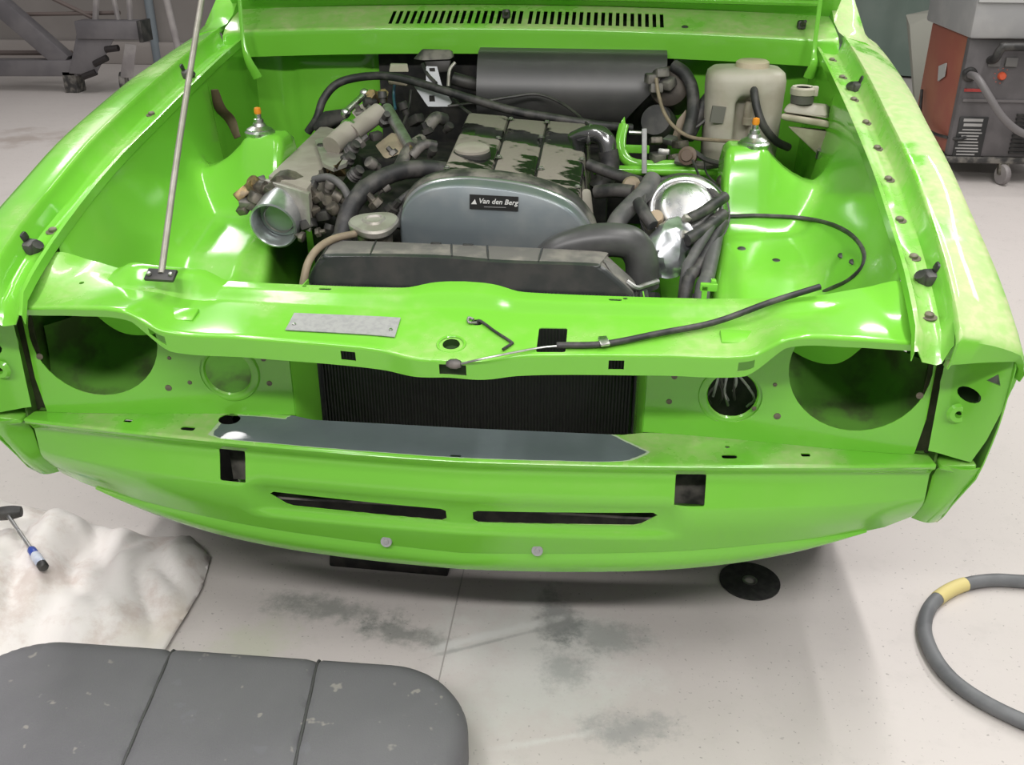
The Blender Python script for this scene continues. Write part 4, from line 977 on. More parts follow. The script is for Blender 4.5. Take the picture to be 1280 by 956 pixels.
clutter_r = [(0.320, 0.880, 0.797), (0.339, 0.870, 0.775), (0.360, 0.860, 0.767), (0.375, 0.900, 0.786), (0.325, 0.860, 0.766), (0.354, 0.920, 0.790)]
for p in clutter_r:
    m = MB(); r = rnd.uniform(.011, .018); m.box(p, (r * 1.8, r * 1.6, r), rot=(rnd.uniform(-.5, .5), 0, rnd.uniform(-.8, .8)), bev=.003); P('pedal_fitting', m, rnd.choice([GRIME, BLKD, STEEL]))
m = MB(); m.lathe([(0, .012), (.012, .012), (.014, .008), (.020, .006), (.020, -.006), (.012, -.012), (0, -.012)], (0.386, 0.800, 0.784), (-.3, -.8, .3), 16); P('switch', m, mat('brown_plastic', (.13, .09, .065), .6))
CP('wire', [(0.395, 0.780, 0.780), (0.404, 0.740, 0.764), (0.414, 0.680, 0.746)], .003, BLK, 6)
CP('wire', [(0.399, 0.800, 0.793), (0.425, 0.780, 0.781), (0.458, 0.740, 0.782)], .006, BLK, 8)
CP('wire', [(0.421, 0.800, 0.776), (0.426, 0.760, 0.756), (0.452, 0.700, 0.742)], .0022, BLK, 6)
CP('wire', [(0.474, 0.760, 0.794), (0.456, 0.720, 0.767), (0.440, 0.680, 0.740)], .004, BLK, 6)
CP('wire_loom', [(0.364, 0.840, 0.765), (0.407, 0.820, 0.761), (0.447, 0.800, 0.768), (0.483, 0.790, 0.784)], .009, BLKD, 8)
# heater box on the bulkhead
prof = [(1.152, .952), (1.11, .945), (1.085, .92), (1.066, .88), (1.06, .845), (1.066, .815), (1.082, .792), (1.11, .775), (1.15, .765)]
prof = [(p.x, p.y) for p in catmull([Vector((a, b, 0)) for a, b in prof], 4)]
rows = []
for i in range(15):
    t = i / 14; rows.append([(-.103 + t * (.345 - .10 * sm(.93, .77, z) + .103), y, z) for (y, z) in prof])
m = MB(); V = m.grid(rows); m.bm.faces.new(V[0]); m.bm.faces.new(V[-1]); P('heater_cover', m, BLKCOVER, angle=45)
bl_ = sub('blower', (0.356, 1.060, 0.858))
m = MB(); m.lathe([(0, .05), (.03, .05), (.045, .04), (.05, .0), (.05, -.06), (0, -.06)], (0.359, 1.070, 0.875), (-.2, -.8, .3), 24); P('motor', m, mat('motor_brown', (.045, .036, .028), .6, var=(.09, .075, .058), vs=20), bl_)
m = MB(); m.lathe([(0, .02), (.035, .018), (.04, 0), (.038, -.05), (0, -.05)], (0.328, 1.020, 0.810), (-.3, -.8, .4), 20); P('duct', m, BLK, bl_)
m = MB(); m.hull([(0.357, 0.960, 0.776), (0.369, 0.970, 0.825), (0.389, 0.980, 0.850), (0.392, 0.970, 0.807), (0.379, 0.960, 0.773), (0.379, 1.000, 0.801)], .002); P('stay', m, mat('tan_metal', (.24, .19, .135), .6), bl_)
clut = [(0.309, 1.020, 0.907), (0.328, 1.020, 0.918), (0.345, 1.010, 0.899), (0.319, 1.010, 0.888)]
for p in clut:
    m = MB(); m.box(p, (.03, .03, .022), rot=(rnd.uniform(-.5, .5), 0, rnd.uniform(-.8, .8)), bev=.004); P('terminal', m, BLKD, bl_)
CP('heater_hose', [(0.357, 1.040, 0.933), (0.382, 1.020, 0.919), (0.400, 1.000, 0.887), (0.403, 0.970, 0.843), (0.390, 0.930, 0.794)], .0145, RUB, 12)
CP('heater_hose', [(0.395, 0.950, 0.790), (0.413, 0.980, 0.824), (0.433, 1.000, 0.860), (0.464, 1.020, 0.892)], .0155, RUB, 12)
CP('wire', [(0.391, 0.950, 0.804), (0.419, 0.960, 0.817), (0.443, 0.970, 0.841), (0.456, 0.980, 0.878)], .004, BLK, 6)
CP('fluid_pipe', [(0.317, 1.000, 0.911), (0.324, 0.980, 0.879), (0.337, 0.950, 0.846), (0.359, 0.920, 0.821), (0.394, 0.890, 0.805), (0.440, 0.860, 0.806), (0.511, 0.800, 0.816)], .0042, TAN, 8)
# washer bottle
bot = sub('washer_bottle', (.52, .99, .84))
sec = [(.428, .985), (.433, .95), (.452, .93), (.482, .926), (.492, .934), (.497, .962), (.522, .964), (.528, .936), (.545, .926), (.578, .93), (.598, .955), (.602, 1.0), (.595, 1.045), (.56, 1.06), (.47, 1.06), (.435, 1.04)]
sec0 = [(.428, .985), (.433, .95), (.452, .93), (.482, .924), (.497, .922), (.51, .921), (.522, .921), (.53, .922), (.545, .924), (.578, .93), (.598, .955), (.602, 1.0), (.595, 1.045), (.56, 1.06), (.47, 1.06), (.435, 1.04)]
cb = Vector((.515, .995, 0)); rows = []
for (z, k, nch, sx) in ((.735, .90, 1, 0), (.742, .97, 1, 0), (.82, .985, 1, 0), (.872, 1, 1, 0), (.885, 1.0, .3, 0), (.895, 1.01, 0, 0), (.915, 1.01, 0, 0), (.930, .97, 0, 0), (.938, .85, 0, 0), (.9415, .5, 0, 0)):
    L = catmull([Vector((sec0[i][0] + (sec[i][0] - sec0[i][0]) * nch, sec0[i][1] + (sec[i][1] - sec0[i][1]) * nch, 0)) for i in range(16)], 3, True)
    rows.append([(cb.x + (p.x - cb.x) * k, cb.y + (p.y - cb.y) * k, z) for p in L])
m = MB(); V = m.grid(rows, True); m.bm.faces.new(V[-1]); m.bm.faces.new(V[0]); P('bottle_body', m, BEIGE, bot, angle=60)
q = Vector((0.527, 0.990, 0.940))
m = MB(); m.lathe([(0, .010), (.03, .010), (.036, .006), (.037, -.008), (0, -.008)], (q.x, .99, .946), (0, 0, 1), 28, lobes=lambda a: 1 + .012 * math.cos(20 * a)); P('bottle_cap', m, mat('cap_beige', (.50, .43, .31), .5), bot)
m = MB(); m.box((0.454, 0.924, 0.848), (.030, .006, .036), rot=(0, .1, .15)); P('label_patch', m, mat('grey_patch', (.15, .145, .125), .6), bot)
m = MB(); m.lathe([(0, .02), (.010, .02), (.012, .012), (.012, -.014), (.014, -.016), (.014, -.03), (0, -.03)], (0.525, 0.945, 0.854), (0, 0, 1), 14); P('pump', m, BEIGE2, bot)
m = MB(); m.tube([(0.522, 0.945, 0.899), (0.526, 0.925, 0.903), (0.534, 0.900, 0.868), (0.552, 0.890, 0.831), (0.583, 0.900, 0.798), (0.617, 0.930, 0.778)], .009, 10, 5); P('pump_hose', m, BLK, bot)
# brake fluid reservoir
rs = sub('brake_reservoir', (0.638, 0.860, 0.853))
m = MB(); m.hull([(0.575, 0.830, 0.871), (0.676, 0.830, 0.857), (0.709, 0.930, 0.837), (0.606, 0.930, 0.859), (0.576, 0.830, 0.858), (0.678, 0.830, 0.843), (0.711, 0.930, 0.823)], .004); P('flange', m, BEIGE2, rs)
m = MB(); m.hull([(0.578, 0.840, 0.872), (0.674, 0.840, 0.861), (0.701, 0.920, 0.849), (0.608, 0.920, 0.871), (0.589, 0.850, 0.887), (0.667, 0.860, 0.884), (0.688, 0.910, 0.878), (0.609, 0.910, 0.883)], .004); P('reservoir_top', m, mat('grey_beige', (.27, .25, .20), .5), rs)
m = MB(); m.hull([(0.593, 0.840, 0.843), (0.677, 0.840, 0.834), (0.701, 0.920, 0.821), (0.621, 0.920, 0.826), (0.663, 0.850, 0.784), (0.680, 0.850, 0.784), (0.695, 0.910, 0.781), (0.641, 0.860, 0.805)], .003); P('reservoir_bowl', m, BEIGE2, rs)
q = Vector((0.622, 0.870, 0.899))
m = MB(); m.lathe([(.024, -.012), (.025, .010), (.022, .012), (0, .012)], q, (0, 0, 1), 20); P('neck', m, mat('dark_neck', (.09, .085, .075), .5), rs)
m = MB(); m.lathe([(.015, .020), (.023, .022), (.0265, .018), (.0265, .006), (.022, .004)], q, (0, 0, 1), 24, lobes=lambda a: 1 + .02 * math.cos(12 * a)); P('cap_ring', m, BEIGE, rs)
m = MB(); m.lathe([(0, .016), (.015, .016), (.016, .012)], q, (0, 0, 1), 18); P('cap_centre', m, BLK, rs)
m = MB(); m.box(q + Vector((.022, -.008, .014)), (.014, .014, .02), bev=.002); P('cap_connector', m, BEIGE, rs)
m = MB(); m.lathe([(0, .01), (.008, .008), (.008, -.012), (0, -.014)], (0.669, 0.840, 0.788), (0, -.4, 1), 10); P('outlet', m, CHR, rs)
# coil bracket, connector and module on the sound mat
m = MB(); m.hull([(-0.313, 1.090, 0.918), (-0.272, 1.090, 0.919), (-0.265, 1.070, 0.904), (-0.314, 1.070, 0.903), (-0.320, 1.120, 0.916), (-0.278, 1.120, 0.916)], .002); cn = P('relay', m, BEIGE)
m = MB(); m.hull([(-0.320, 1.080, 0.894), (-0.268, 1.080, 0.891), (-0.273, 1.080, 0.869), (-0.318, 1.080, 0.872), (-0.329, 1.120, 0.887), (-0.277, 1.120, 0.862), (-0.276, 1.120, 0.886)], .003); P('relay_socket', m, BEIGE2)
CP('wire', [(-0.304, 1.080, 0.872), (-0.305, 1.070, 0.847), (-0.292, 1.020, 0.827)], .0035, mat('blue_wire', (.03, .10, .14), .5), 6)
CP('wire', [(-0.263, 1.080, 0.861), (-0.265, 1.060, 0.827), (-0.273, 1.000, 0.786)], .004, BLK, 6)
m = MB(); m.hull([(-0.256, 1.080, 0.932), (-0.232, 1.080, 0.954), (-0.167, 1.080, 0.955), (-0.156, 1.080, 0.941), (-0.230, 1.060, 0.932), (-0.157, 1.060, 0.936), (-0.256, 1.120, 0.926), (-0.167, 1.130, 0.945), (-0.242, 1.130, 0.949)], .003); P('ignition_module', m, BLKD)
m = MB(); m.hull([(-0.228, 1.070, 0.930), (-0.162, 1.070, 0.935), (-0.171, 1.070, 0.905), (-0.217, 1.070, 0.901), (-0.237, 1.120, 0.923), (-0.171, 1.120, 0.898)], .003); P('module_base', m, BLK)
ou = [(-0.217, 1.030, 0.922), (-0.191, 1.030, 0.922), (-0.179, 1.030, 0.884), (-0.153, 1.030, 0.846), (-0.161, 1.030, 0.837), (-0.209, 1.030, 0.836), (-0.224, 1.030, 0.854), (-0.249, 1.030, 0.885), (-0.216, 1.030, 0.891)]
h1 = [(-0.210, 1.030, 0.918), (-0.196, 1.030, 0.919), (-0.195, 1.030, 0.911), (-0.208, 1.030, 0.911)]
h2 = [(-0.208, 1.030, 0.860), (-0.195, 1.030, 0.860), (-0.193, 1.030, 0.847), (-0.207, 1.030, 0.847)]
m = sheet([(p[0], p[2]) for p in ou], [[(p[0], p[2]) for p in h1], [(p[0], p[2]) for p in h2]], lambda x, z: Vector((x, 1.03 - .4 * (.90 - z), z)), .02, .003); P('coil_bracket', m, mat('zinc', (.33, .34, .35), .45, .3))
CP('thin_rod', [(-0.152, 1.060, 0.929), (-0.164, 1.050, 0.912), (-0.165, 1.030, 0.879)], .004, ALU, 8)
CP('hose', [(-0.164, 1.100, 0.886), (-0.137, 1.100, 0.879), (-0.104, 1.110, 0.870)], .016, BLK, 12)
CP('wire', [(-0.150, 1.000, 0.856), (-0.125, 0.980, 0.840), (-0.094, 0.940, 0.830)], .004, BLK, 6)
CP('wire', [(-0.228, 1.050, 0.926), (-0.214, 1.030, 0.907), (-0.190, 1.010, 0.889)], .0045, BLK, 6)

# ------------------------------------------------------------------ things on the floor
m = MB()
SX0, SX1, SY0, SY1, SR = -.84, .035, -.56, -.05, .15
SEAMS = ((-0.4990, -0.0960, -0.1278), (-0.2460, -0.0580, -0.1292))
def seamx(sx, v): return sx[0] + (v - sx[1]) * sx[2]
def pad(u, v):
    # a flat upholstered board with rounded corners and two sewn seams
    d = min(u - SX0, SX1 - u, v - SY0, SY1 - v)
    for cx in (SX0 + SR, SX1 - SR):
        for cy in (SY0 + SR, SY1 - SR):
            if (u < SX0 + SR or u > SX1 - SR) and (v < SY0 + SR or v > SY1 - SR) and abs(u - cx) < SR + .02 and abs(v - cy) < SR + .02:
                d = min(d, SR - math.hypot(u - cx, v - cy))
    z = .085 + .035 * (1 - max(0, 1 - max(d, 0) / .045) ** 2.5) ** .6 + .006 * sm(.05, .25, d)
    for sx in SEAMS:
        z -= .008 * math.exp(-((u - seamx(sx, v)) / .006) ** 2)
    return Vector((u, v, z))
us = [SX0 + .01 * i for i in range(1, 87)] + [sx + k * .003 for sx in (-.515, -.25) for k in range(-5, 6)]
pm = sheet(rrect(SX0, SX1, SY0, SY1, SR, 10), [], pad, .010, 0)
bnd = [e for e in pm.bm.edges if len(e.link_faces) == 1]
r = bmesh.ops.extrude_edge_only(pm.bm, edges=bnd)
for v in [g for g in r['geom'] if isinstance(g, bmesh.types.BMVert)]: v.co.z = .03
def vinyl():
    mm, t, p = nt('dusty_black_vinyl')
    c1 = mixc(t, noise(t, 5, 5, .6), (.112, .11, .121), (.172, .168, .178))
    c1 = mixc(t, math_(t, 'MULTIPLY', step_(t, noise(t, 38, 2), .68, .74), .8), c1, (.30, .28, .26))
    c1 = mixc(t, math_(t, 'MULTIPLY', step_(t, noise(t, 17, 3), .66, .71), .35), c1, (.17, .17, .19))
    t.links.new(c1, p.inputs['Base Color']); p.inputs['Roughness'].default_value = .6
    bump(t, p, noise(t, 350, 2), .25, .002); return mm
seat = thing('creeper_pad', 'black vinyl padded board with two sewn seams lying on the floor', 'pad', (-.4, -.3, 0))
pm.build('pad', vinyl(), seat, angle=60)
for sx in SEAMS:
    m = MB(); m.tube([pad(seamx(sx, v) + .005, v) + Vector((0, 0, .0015)) for v in [SY1 - .001, SY1 - .004, SY1 - .01] + [SY1 - .02 - .035 * i for i in range(14)]], .0026, 6, 2); m.build('seam', mat('seam_welt', (.07, .07, .07), .6), seat)
m = MB(); m.box(((SX0 + SX1) / 2, (SY0 + SY1) / 2, .017), (SX1 - SX0 - .12, SY1 - SY0 - .12, .034), bev=.006); m.build('base_board', DARK, seat)

# white cloth
CPo = [(-1.52, .30, 0), (-1.47, .47, 0), (-1.38, .52, 0), (-1.342, 0.480, 0.000), (-1.249, 0.489, 0.000), (-1.162, 0.477, 0.000), (-1.059, 0.467, 0.000), (-0.876, 0.409, 0.000), (-0.753, 0.385, 0.000), (-0.671, 0.399, 0.000), (-0.600, 0.330, 0.000), (-0.578, 0.229, -0.000), (-0.577, 0.125, 0.000), (-0.577, 0.022, 0.000), (-0.677, -0.030, 0.000), (-0.814, -0.111, 0.000), (-1.02, -.16, 0), (-1.25, -.12, 0), (-1.42, -.02, 0), (-1.50, .12, 0)]
poly = [(p[0], p[1]) for p in CPo]
def pdist(p, poly):
    best = 9
    for a, b in zip(poly, poly[1:] + poly[:1]):
        ax_, ay_ = b[0] - a[0], b[1] - a[1]; t = max(0, min(1, ((p[0]-a[0])*ax_ + (p[1]-a[1])*ay_) / (ax_*ax_ + ay_*ay_)))
        best = min(best, math.hypot(p[0] - a[0] - t * ax_, p[1] - a[1] - t * ay_))
    return best
def cloth(u, v):
    d = pdist((u, v), poly)
    q = Vector((u * 3.2, v * 3.2, 1.7)); wv = MN.noise(q) * .6
    ridge = sum(1.7 * abs(MN.noise(Vector((u * f * .8 + v * f * .55 + wv, v * f * .35 - u * f * .3, k * 3.1)))) * amp for k, (f, amp) in enumerate(((4.5, .06), (9, .030), (18, .013))))
    k = 1 - math.exp(-d / .035)
    return Vector((u, v, .006 + k * (.030 + .030 * sm(0, .25, d) + ridge * 1.2 - .03)))
def cloth_mat():
    mm, t, p = nt('dirty_white_cotton')
    c1 = mixc(t, noise(t, 4, 5, .6), (.76, .71, .675), (.82, .79, .765))
    c1 = mixc(t, math_(t, 'MULTIPLY', step_(t, noise(t, 7, 6, .7), .48, .68), .65), c1, (.56, .46, .41))
    c1 = mixc(t, math_(t, 'MULTIPLY', step_(t, noise(t, 3, 3), .56, .7), .4), c1, (.78, .71, .57))
    t.links.new(c1, p.inputs['Base Color']); p.inputs['Roughness'].default_value = .9
    bump(t, p, noise(t, 500, 2), .3, .001); return mm
m = sheet(poly, [], cloth, .012, .003)
tag(m.build('fender_cloth', cloth_mat(), angle=180), 'crumpled dirty white cotton cover spread on the floor beside the black pad', 'cloth')

# tool on the cloth
def cz(p, h=.0): 
    return Vector((p[0], p[1], max(cloth(p[0], p[1]).z, .05) + h))
a_, b_ = Vector((-1.011, 0.294, 0.090)), Vector((-0.800, 0.091, 0.085))
za, zb = cz(a_).z, cz(b_).z
zt = max(za, zb, cz(a_.lerp(b_, .5)).z, cz(a_.lerp(b_, .3)).z, cz(a_.lerp(b_, .75)).z) + .010
a_.z = b_.z = zt; dv = (b_ - a_)
tl_ = thing('socket_driver', 'tool with black crosswise head, thin steel shaft and blue and clear grip on the cloth', 'hand tool', (a_.x, a_.y, zt - .01))
hd_ = Vector((.8, .25, 0)).normalized()
m = MB(); m.tube([a_ - hd_ * .035 + Vector((0, 0, .002)), a_ - hd_ * .012, a_ + hd_ * .012, a_ + hd_ * .03], lambda t: .011 + .004 * math.sin(PI * t), 12, 4); m.build('head', BLK, tl_)
m = MB(); m.cyl(a_, a_ + dv * .58, .0042, .0042, 12); m.build('shaft', CHR, tl_)
m = MB(); m.lathe([(0, 0), (.006, 0), (.0085, .006), (.0085, .022), (.0075, .026), (0, .026)], a_ + dv * .56, dv, 16); m.build('collar', mat('blue_plastic', (.03, .07, .36), .35), tl_)
m = MB(); m.lathe([(0, 0), (.0085, 0), (.0098, .006), (.0095, .036), (.009, .040), (0, .040)], a_ + dv * .56 + dv.normalized() * .026, dv, 16, lobes=lambda a: 1 + .04 * math.cos(6 * a)); m.build('grip', mat('clear_grip', (.62, .66, .74), .2, var=(.45, .5, .62), vs=40), tl_)
m = MB(); m.lathe([(0, 0), (.0098, 0), (.0098, .012), (.007, .016), (0, .016)], a_ + dv * .56 + dv.normalized() * .066, dv, 16); m.build('end_cap', BLK, tl_)

# grey hose loop with a yellow tape band
hp = [(2.5, 1.1, .014), (2.1, .75, .014), (1.65, .50, .014), (1.32, .425, .014), (1.128, 0.408, 0.014), (1.048, 0.405, 0.014), (0.976, 0.380, 0.014), (0.913, 0.328, 0.014), (0.877, 0.270, 0.014), (0.861, 0.204, 0.014), (0.868, 0.127, 0.014), (0.901, 0.066, 0.014), (0.970, 0.009, 0.014), (1.10, -.06, .014), (1.35, -.22, .014), (1.75, -.35, .014), (2.3, -.38, .014)]
hz = thing('air_hose', 'grey rubber hose looped on the floor, with a band of yellow tape', 'hose', (1.0, .25, 0))
m = MB(); m.tube(hp, .0138, 12, 8); m.build('hose', mat('grey_hose', (.115, .12, .125), .55, var=(.16, .165, .17), vs=14), hz)
cur = catmull(hp, 12); seg = [p for p in cur if 1166 < 0 or True]
ia = min(range(len(cur)), key=lambda i: (cur[i] - Vector((0.987, 0.386, 0.014))).length); ib = min(range(len(cur)), key=lambda i: (cur[i] - Vector((0.916, 0.330, 0.014))).length)
m = MB(); m.tube(cur[min(ia, ib):max(ia, ib) + 1], .0147, 12, 0); m.build('tape_band', mat('yellow_tape', (.66, .56, .23), .6), hz)

# cutting disc and block under the nose
q = Vector((0.550, 0.369, 0.002))
dk = thing('cutting_disc', 'thin black cutting disc lying on the floor under the car nose', 'disc', (q.x, q.y, 0))
m = MB(); m.lathe([(.0115, .001), (.0115, .0035), (.0625, .0035), (.0625, .0008), (.0115, .001)], (q.x, q.y, 0), (0, 0, 1), 44); m.build('abrasive', mat('disc_black', (.022, .022, .021), .75, var=(.04, .04, .037), vs=60), dk)
m = MB(); m.lathe([(.0105, .001), (.0105, .0046), (.0155, .0046), (.0155, .001)], (q.x, q.y, 0), (0, 0, 1), 24); m.build('hub_ring', STEEL, dk)
m = MB(); m.hull([(-0.337, 0.333, 0.000), (-0.080, 0.323, -0.000), (-0.350, 0.383, 0.000), (-0.089, 0.380, 0.000), (-0.328, 0.317, 0.050), (-0.076, 0.306, 0.050), (-.37, .50, .05), (-.08, .48, .05), (-.37, .50, 0), (-.08, .48, 0)], .004)
tag(m.build('rubber_block', DARK), 'flat dark block on the floor beneath the left slot of the nose', 'block')

# ------------------------------------------------------------------ background
YT = 5.6
tr = thing('steel_trestle', 'grey welded steel frame on a caster standing by the back wall', 'frame', (-3.6, YT, 0))
SG = mat('grey_paint_steel', (.115, .108, .115), .5, var=(.155, .145, .15), vs=4)
SL = mat('worn_steel', (.30, .28, .27), .5, var=(.22, .2, .2), vs=6)
def beam(name, p, q, w_, h_, mt, par):
    p, q = Vector(p), Vector(q); d = (q - p); L = d.length; M = d.to_track_quat('X', 'Z').to_matrix()
    m = MB(); m.box((p + q) / 2, (L, w_, h_), rot=M, bev=min(w_, h_) * .08); return m.build(name, mt, par)
beam('brace', (-4.174, 5.600, 0.697), (-3.645, 5.600, 0.202), .10, .13, SG, tr)
beam('bottom_rail', (-4.404, 5.600, 0.157), (-3.556, 5.600, 0.171), .12, .11, SG, tr)
m = MB(); m.hull([(-3.456, 5.500, 0.465), (-3.158, 5.500, 0.458), (-3.394, 5.500, 0.134), (-3.593, 5.500, 0.142), (-3.537, 5.650, 0.446), (-3.232, 5.650, 0.440), (-3.474, 5.650, 0.109), (-3.677, 5.650, 0.117)], .006); m.build('gusset', SG, tr)
beam('outrigger', (-3.475, 5.550, 0.437), (-3.012, 5.550, 0.438), .14, .12, SG, tr)
m = MB(); m.box((-2.984, 5.500, 0.439), (.03, .16, .14), bev=.004); m.build('end_plate', BLK, tr)
m = MB(); m.hull([(-3.143, 5.500, 0.353), (-3.058, 5.500, 0.344), (-3.127, 5.500, 0.117), (-3.220, 5.500, 0.121), (-3.192, 5.600, 0.339), (-3.106, 5.600, 0.330), (-3.176, 5.600, 0.100)], .004); m.build('caster_fork', SL, tr)
cw_ = Vector((-3.226, 5.560, 0.182)); cw_.z = .075
m = MB(); m.lathe([(.045, -.02), (.075, -.02), (.078, 0), (.075, .02), (.045, .02), (.045, -.02)], cw_, (1, .25, 0), 24); m.build('caster_wheel', BLKD, tr)
m = MB(); m.lathe([(0, -.018), (.045, -.018), (.045, .018), (0, .018)], cw_, (1, .25, 0), 20); m.build('caster_rim', SL, tr)
for (u0, p, q) in ((0, (-3.391, 5.500, 0.210), (-3.289, 5.500, 0.255)), (1, (-3.491, 5.500, 0.122), (-3.390, 5.500, 0.156)), (2, (-3.290, 5.500, 0.309), (-3.195, 5.500, 0.321))):
    m = MB(); m.cyl(p, q, .022, .022, 8); m.build('bolt', mat('bolt_dark', (.04, .035, .035), .5, .5), tr)
for (p, q, r) in (((-3.384, 5.600, 0.465), (-3.329, 5.600, 0.684), .022), ((-3.209, 5.600, 0.467), (-3.220, 5.600, 0.685), .018), ((-3.126, 5.600, 0.478), (-3.100, 5.600, 0.686), .02)):
    m = MB(); m.cyl(p, q, r, r, 8); m.build('upright_tube', SL, tr)
for (p, q, r) in (((-4.013, 5.700, 0.510), (-3.239, 5.700, 0.530), .014), ((-3.736, 5.700, 0.630), (-3.446, 5.700, 0.495), .016), ((-4.323, 5.800, 0.230), (-3.705, 5.800, 0.239), .018)):
    m = MB(); m.cyl(p, q, r, r, 8); m.build('tie_rod', mat('rusty_rod', (.14, .11, .10), .6), tr)
# foot under the frame's near end and far end so that it stands on the floor
for x in (-4.6, -3.62):
    m = MB(); m.box((x, 5.6, .075), (.10, .12, .15), bev=.006); m.build('foot', BLKD, tr)
p0, p1 = Vector((-2.668, 5.200, 0.714)), Vector((-2.630, 5.200, 0.339))
d_ = (p1 - p0); pe = p1 + d_ * (p1.z / -d_.z)
m = MB(); m.cyl(pe, p0 - d_ * .6, .024, .024, 10); tag(m.build('leaning_pole', SL), 'pale round pole leaning beside the grey steel frame', 'pole')
bp = Vector((-3.547, 6.840, 0.135))
m = MB(); m.cyl((bp.x, 6.85, 0), (bp.x, 6.85, 2.2), .035, .035, 12); tag(m.build('wall_pipe', mat('pale_blue_pipe', (.20, .235, .26), .5)), 'pale blue upright pipe fixed to the back wall', 'pipe')
m = MB(); rows = []
for z in (0.02, .8, 1.6, 2.4): rows.append([(-2.95 + 5.9 * i / 120, 6.83 + .022 * math.sin(i * 1.05) + .012 * math.sin(i * .37), z) for i in range(121)])
m.grid(rows); m.solid(.004); tag(m.build('green_curtain', CURT, angle=60), 'long dull green curtain hanging along the back wall', 'curtain')
m = MB(); m.hull([(2.026, 5.200, 0.568), (2.177, 5.200, 0.643), (2.233, 5.200, 0.249), (2.138, 5.200, 0.189), (2.02, 5.3, .62), (2.2, 5.3, .66), (2.12, 5.0, 0), (2.26, 5.0, 0), (2.12, 5.03, 0)], .002)
tag(m.build('leaning_board', mat('cream_board', (.30, .30, .255), .7)), 'cream board leaning behind the red and grey welder', 'board')

wd = thing('welding_machine', 'red and dark grey welding machine on casters with thick cable', 'welder', (2.14, 4.0, 0))
WX0, WX1, WY0, WY1, WZ0, WZ1 = 1.89, 2.40, 3.70, 4.32, .13, .685
RED = mat('faded_red_paint', (.30, .085, .055), .55, var=(.33, .12, .065), vs=3)
WGR = mat('welder_grey', (.095, .088, .09), .5, var=(.125, .115, .118), vs=8)
m = MB(); m.box(((WX0 + WX1) / 2, (WY0 + WY1) / 2 + .02, (WZ0 + WZ1) / 2), (WX1 - WX0 - .01, WY1 - WY0 - .03, WZ1 - WZ0), bev=.01); m.build('case', RED, wd)
m = MB(); m.box(((WX0 + WX1) / 2, WY0 + .01, (WZ0 + WZ1) / 2), (WX1 - WX0, .05, WZ1 - WZ0), bev=.008); m.build('front_panel', WGR, wd)
m = MB(); m.box(((WX0 + WX1) / 2, WY0 - .018, .40), (WX1 - WX0 - .04, .012, .012)); m.build('panel_ridge', mat('ridge_grey', (.14, .13, .13), .5), wd)
m = MB(); m.box(((WX0 + WX1) / 2 + .01, 4.0, WZ1 + .115), (WX1 - WX0 + .06, .72, .23), bev=.015); m.build('top_tray', mat('pale_grey_tray', (.30, .30, .30), .5, var=(.36, .355, .35), vs=5), wd)
m = MB(); m.box(((WX0 + WX1) / 2 + .01, 3.632, WZ1 + .175), (WX1 - WX0 + .05, .012, .03)); m.build('tray_lip', mat('pale_lip', (.42, .42, .41), .5), wd)
hx0, hx1 = (1.916, 3.620, 0.626), (2.137, 3.620, 0.707)
m = MB(); m.tube([(2.0, 3.69, .585), (2.0, 3.63, .60), (2.015, 3.62, .645), (2.05, 3.62, .655), (2.35, 3.62, .655), (2.385, 3.62, .645), (2.39, 3.63, .60), (2.39, 3.69, .585)], .020, 12, 4); m.build('handle', BLK, wd)
for p in ((2.019, 3.670, 0.578), (2.095, 3.670, 0.579)):
    m = MB(); m.box((p[0], 3.678, p[2]), (.055, .012, .042), bev=.003); m.build('display', mat('display_grey', (.16, .155, .15), .35), wd)
kq = (2.066, 3.660, 0.515)
m = MB(); m.lathe([(0, .022), (.014, .022), (.018, .016), (.019, 0)], (kq[0], 3.685, kq[2]), (0, -1, 0), 18); m.build('dial', mat('orange_red', (.62, .10, .04), .45), wd)
for k in range(7):
    a = PI * (.9 + .2 * k) - PI * .6
    m = MB(); m.box((kq[0] + .034 * math.cos(a), 3.684, kq[2] + .034 * math.sin(a)), (.006, .002, .004)); m.build('dial_mark', mat('mark_red', (.45, .12, .09), .5), wd)
sq_ = (1.919, 3.660, 0.519)
m = MB(); m.lathe([(0, .02), (.026, .02), (.034, .012), (.036, 0)], (sq_[0], 3.69, sq_[2]), (0, -1, 0), 20); m.build('cable_socket', BLK, wd)
m = MB(); m.tube([(sq_[0], 3.68, sq_[2]), (1.912, 3.550, 0.523), (1.961, 3.500, 0.453), (2.030, 3.480, 0.367), (2.115, 3.480, 0.303), (2.228, 3.480, 0.250), (2.36, 3.46, .10), (2.5, 3.4, .02)], .017, 12, 6); m.build('torch_cable', mat('grey_cable', (.16, .15, .15), .5), wd)
m = MB(); m.box(((1.958, 3.680, 0.447)[0], 3.682, (1.958, 3.680, 0.447)[2]), (.10, .004, .014)); m.build('red_stripe', mat('stripe_red', (.40, .05, .045), .5), wd)
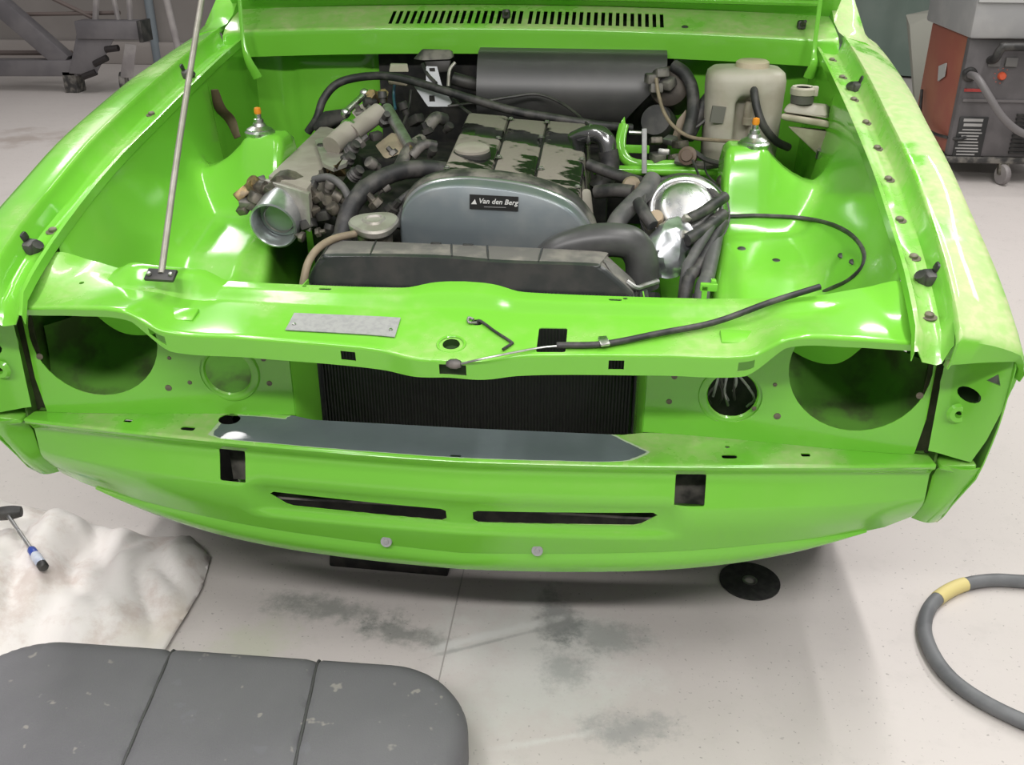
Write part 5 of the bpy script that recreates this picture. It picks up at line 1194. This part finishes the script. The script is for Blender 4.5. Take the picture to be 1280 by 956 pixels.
m = MB(); m.box(((1.971, 3.680, 0.222)[0] + .01, 3.681, (1.971, 3.680, 0.222)[2]), (.135, .006, .20), bev=.002); m.build('warning_plate', mat('plate_black', (.025, .025, .025), .5), wd)
rw = random.Random(5); lx, lz = (1.971, 3.680, 0.222)[0] + .01, (1.971, 3.680, 0.222)[2] + .085
for k in range(11):
    h_ = .014 if k < 2 else .006
    L_ = .11 - rw.uniform(0, .03)
    m = MB(); m.box((lx - .005 + rw.uniform(-.004, .004), 3.677, lz), (L_, .002, h_)); m.build('print_line', mat('print_grey', (.36, .35, .34), .6) if k == 0 else bpy.data.materials['print_grey'], wd); lz -= h_ + .009
for k in range(10):
    m = MB(); m.box((2.275, 3.678, .335 - .020 * k), (.20, .012, .007), rot=(.4, 0, 0)); m.build('vent_slat', BLK, wd)
m = MB(); m.hull([(WX0 - .004, 3.96, .53), (WX0 - .004, 4.06, .50), (WX0 - .004, 4.03, .43), (WX0 - .004, 3.93, .47), (WX0 + .004, 3.96, .53), (WX0 + .004, 4.03, .43), (WX0 + .004, 4.06, .5)]); m.build('side_sticker', mat('sticker_white', (.42, .42, .40), .5), wd)
m = MB(); m.tube([(WX0 - .01, 4.24, .35), (WX0 - .03, 4.1, .22), (WX0 - .03, 3.9, .20), (WX0 + .02, 3.68, .215), (WX0 + .07, 3.675, .225)], .008, 8, 5); m.build('earth_lead', BLK, wd)
m = MB(); m.box(((WX0 + WX1) / 2, 4.0, .115), (WX1 - WX0 + .02, .66, .03), bev=.004); m.build('chassis', BLKD, wd)
for (x, y) in ((2.165, 3.66), (2.36, 3.66), (1.95, 4.25), (2.36, 4.25)):
    m = MB(); m.lathe([(.0, -.014), (.045, -.014), (.05, -.006), (.05, .006), (.045, .014), (0, .014)], (x, y, .05), (1, .3, 0), 20); m.build('caster_wheel', SL, wd)
    m = MB(); m.hull([(x - .025, y - .01, .05), (x + .025, y - .01, .05), (x - .025, y + .012, .05), (x + .025, y + .012, .05), (x - .025, y + .01, .105), (x + .025, y + .01, .105), (x - .025, y + .05, .105), (x + .025, y + .05, .105)], .002); m.build('caster_fork', GRIME, wd)
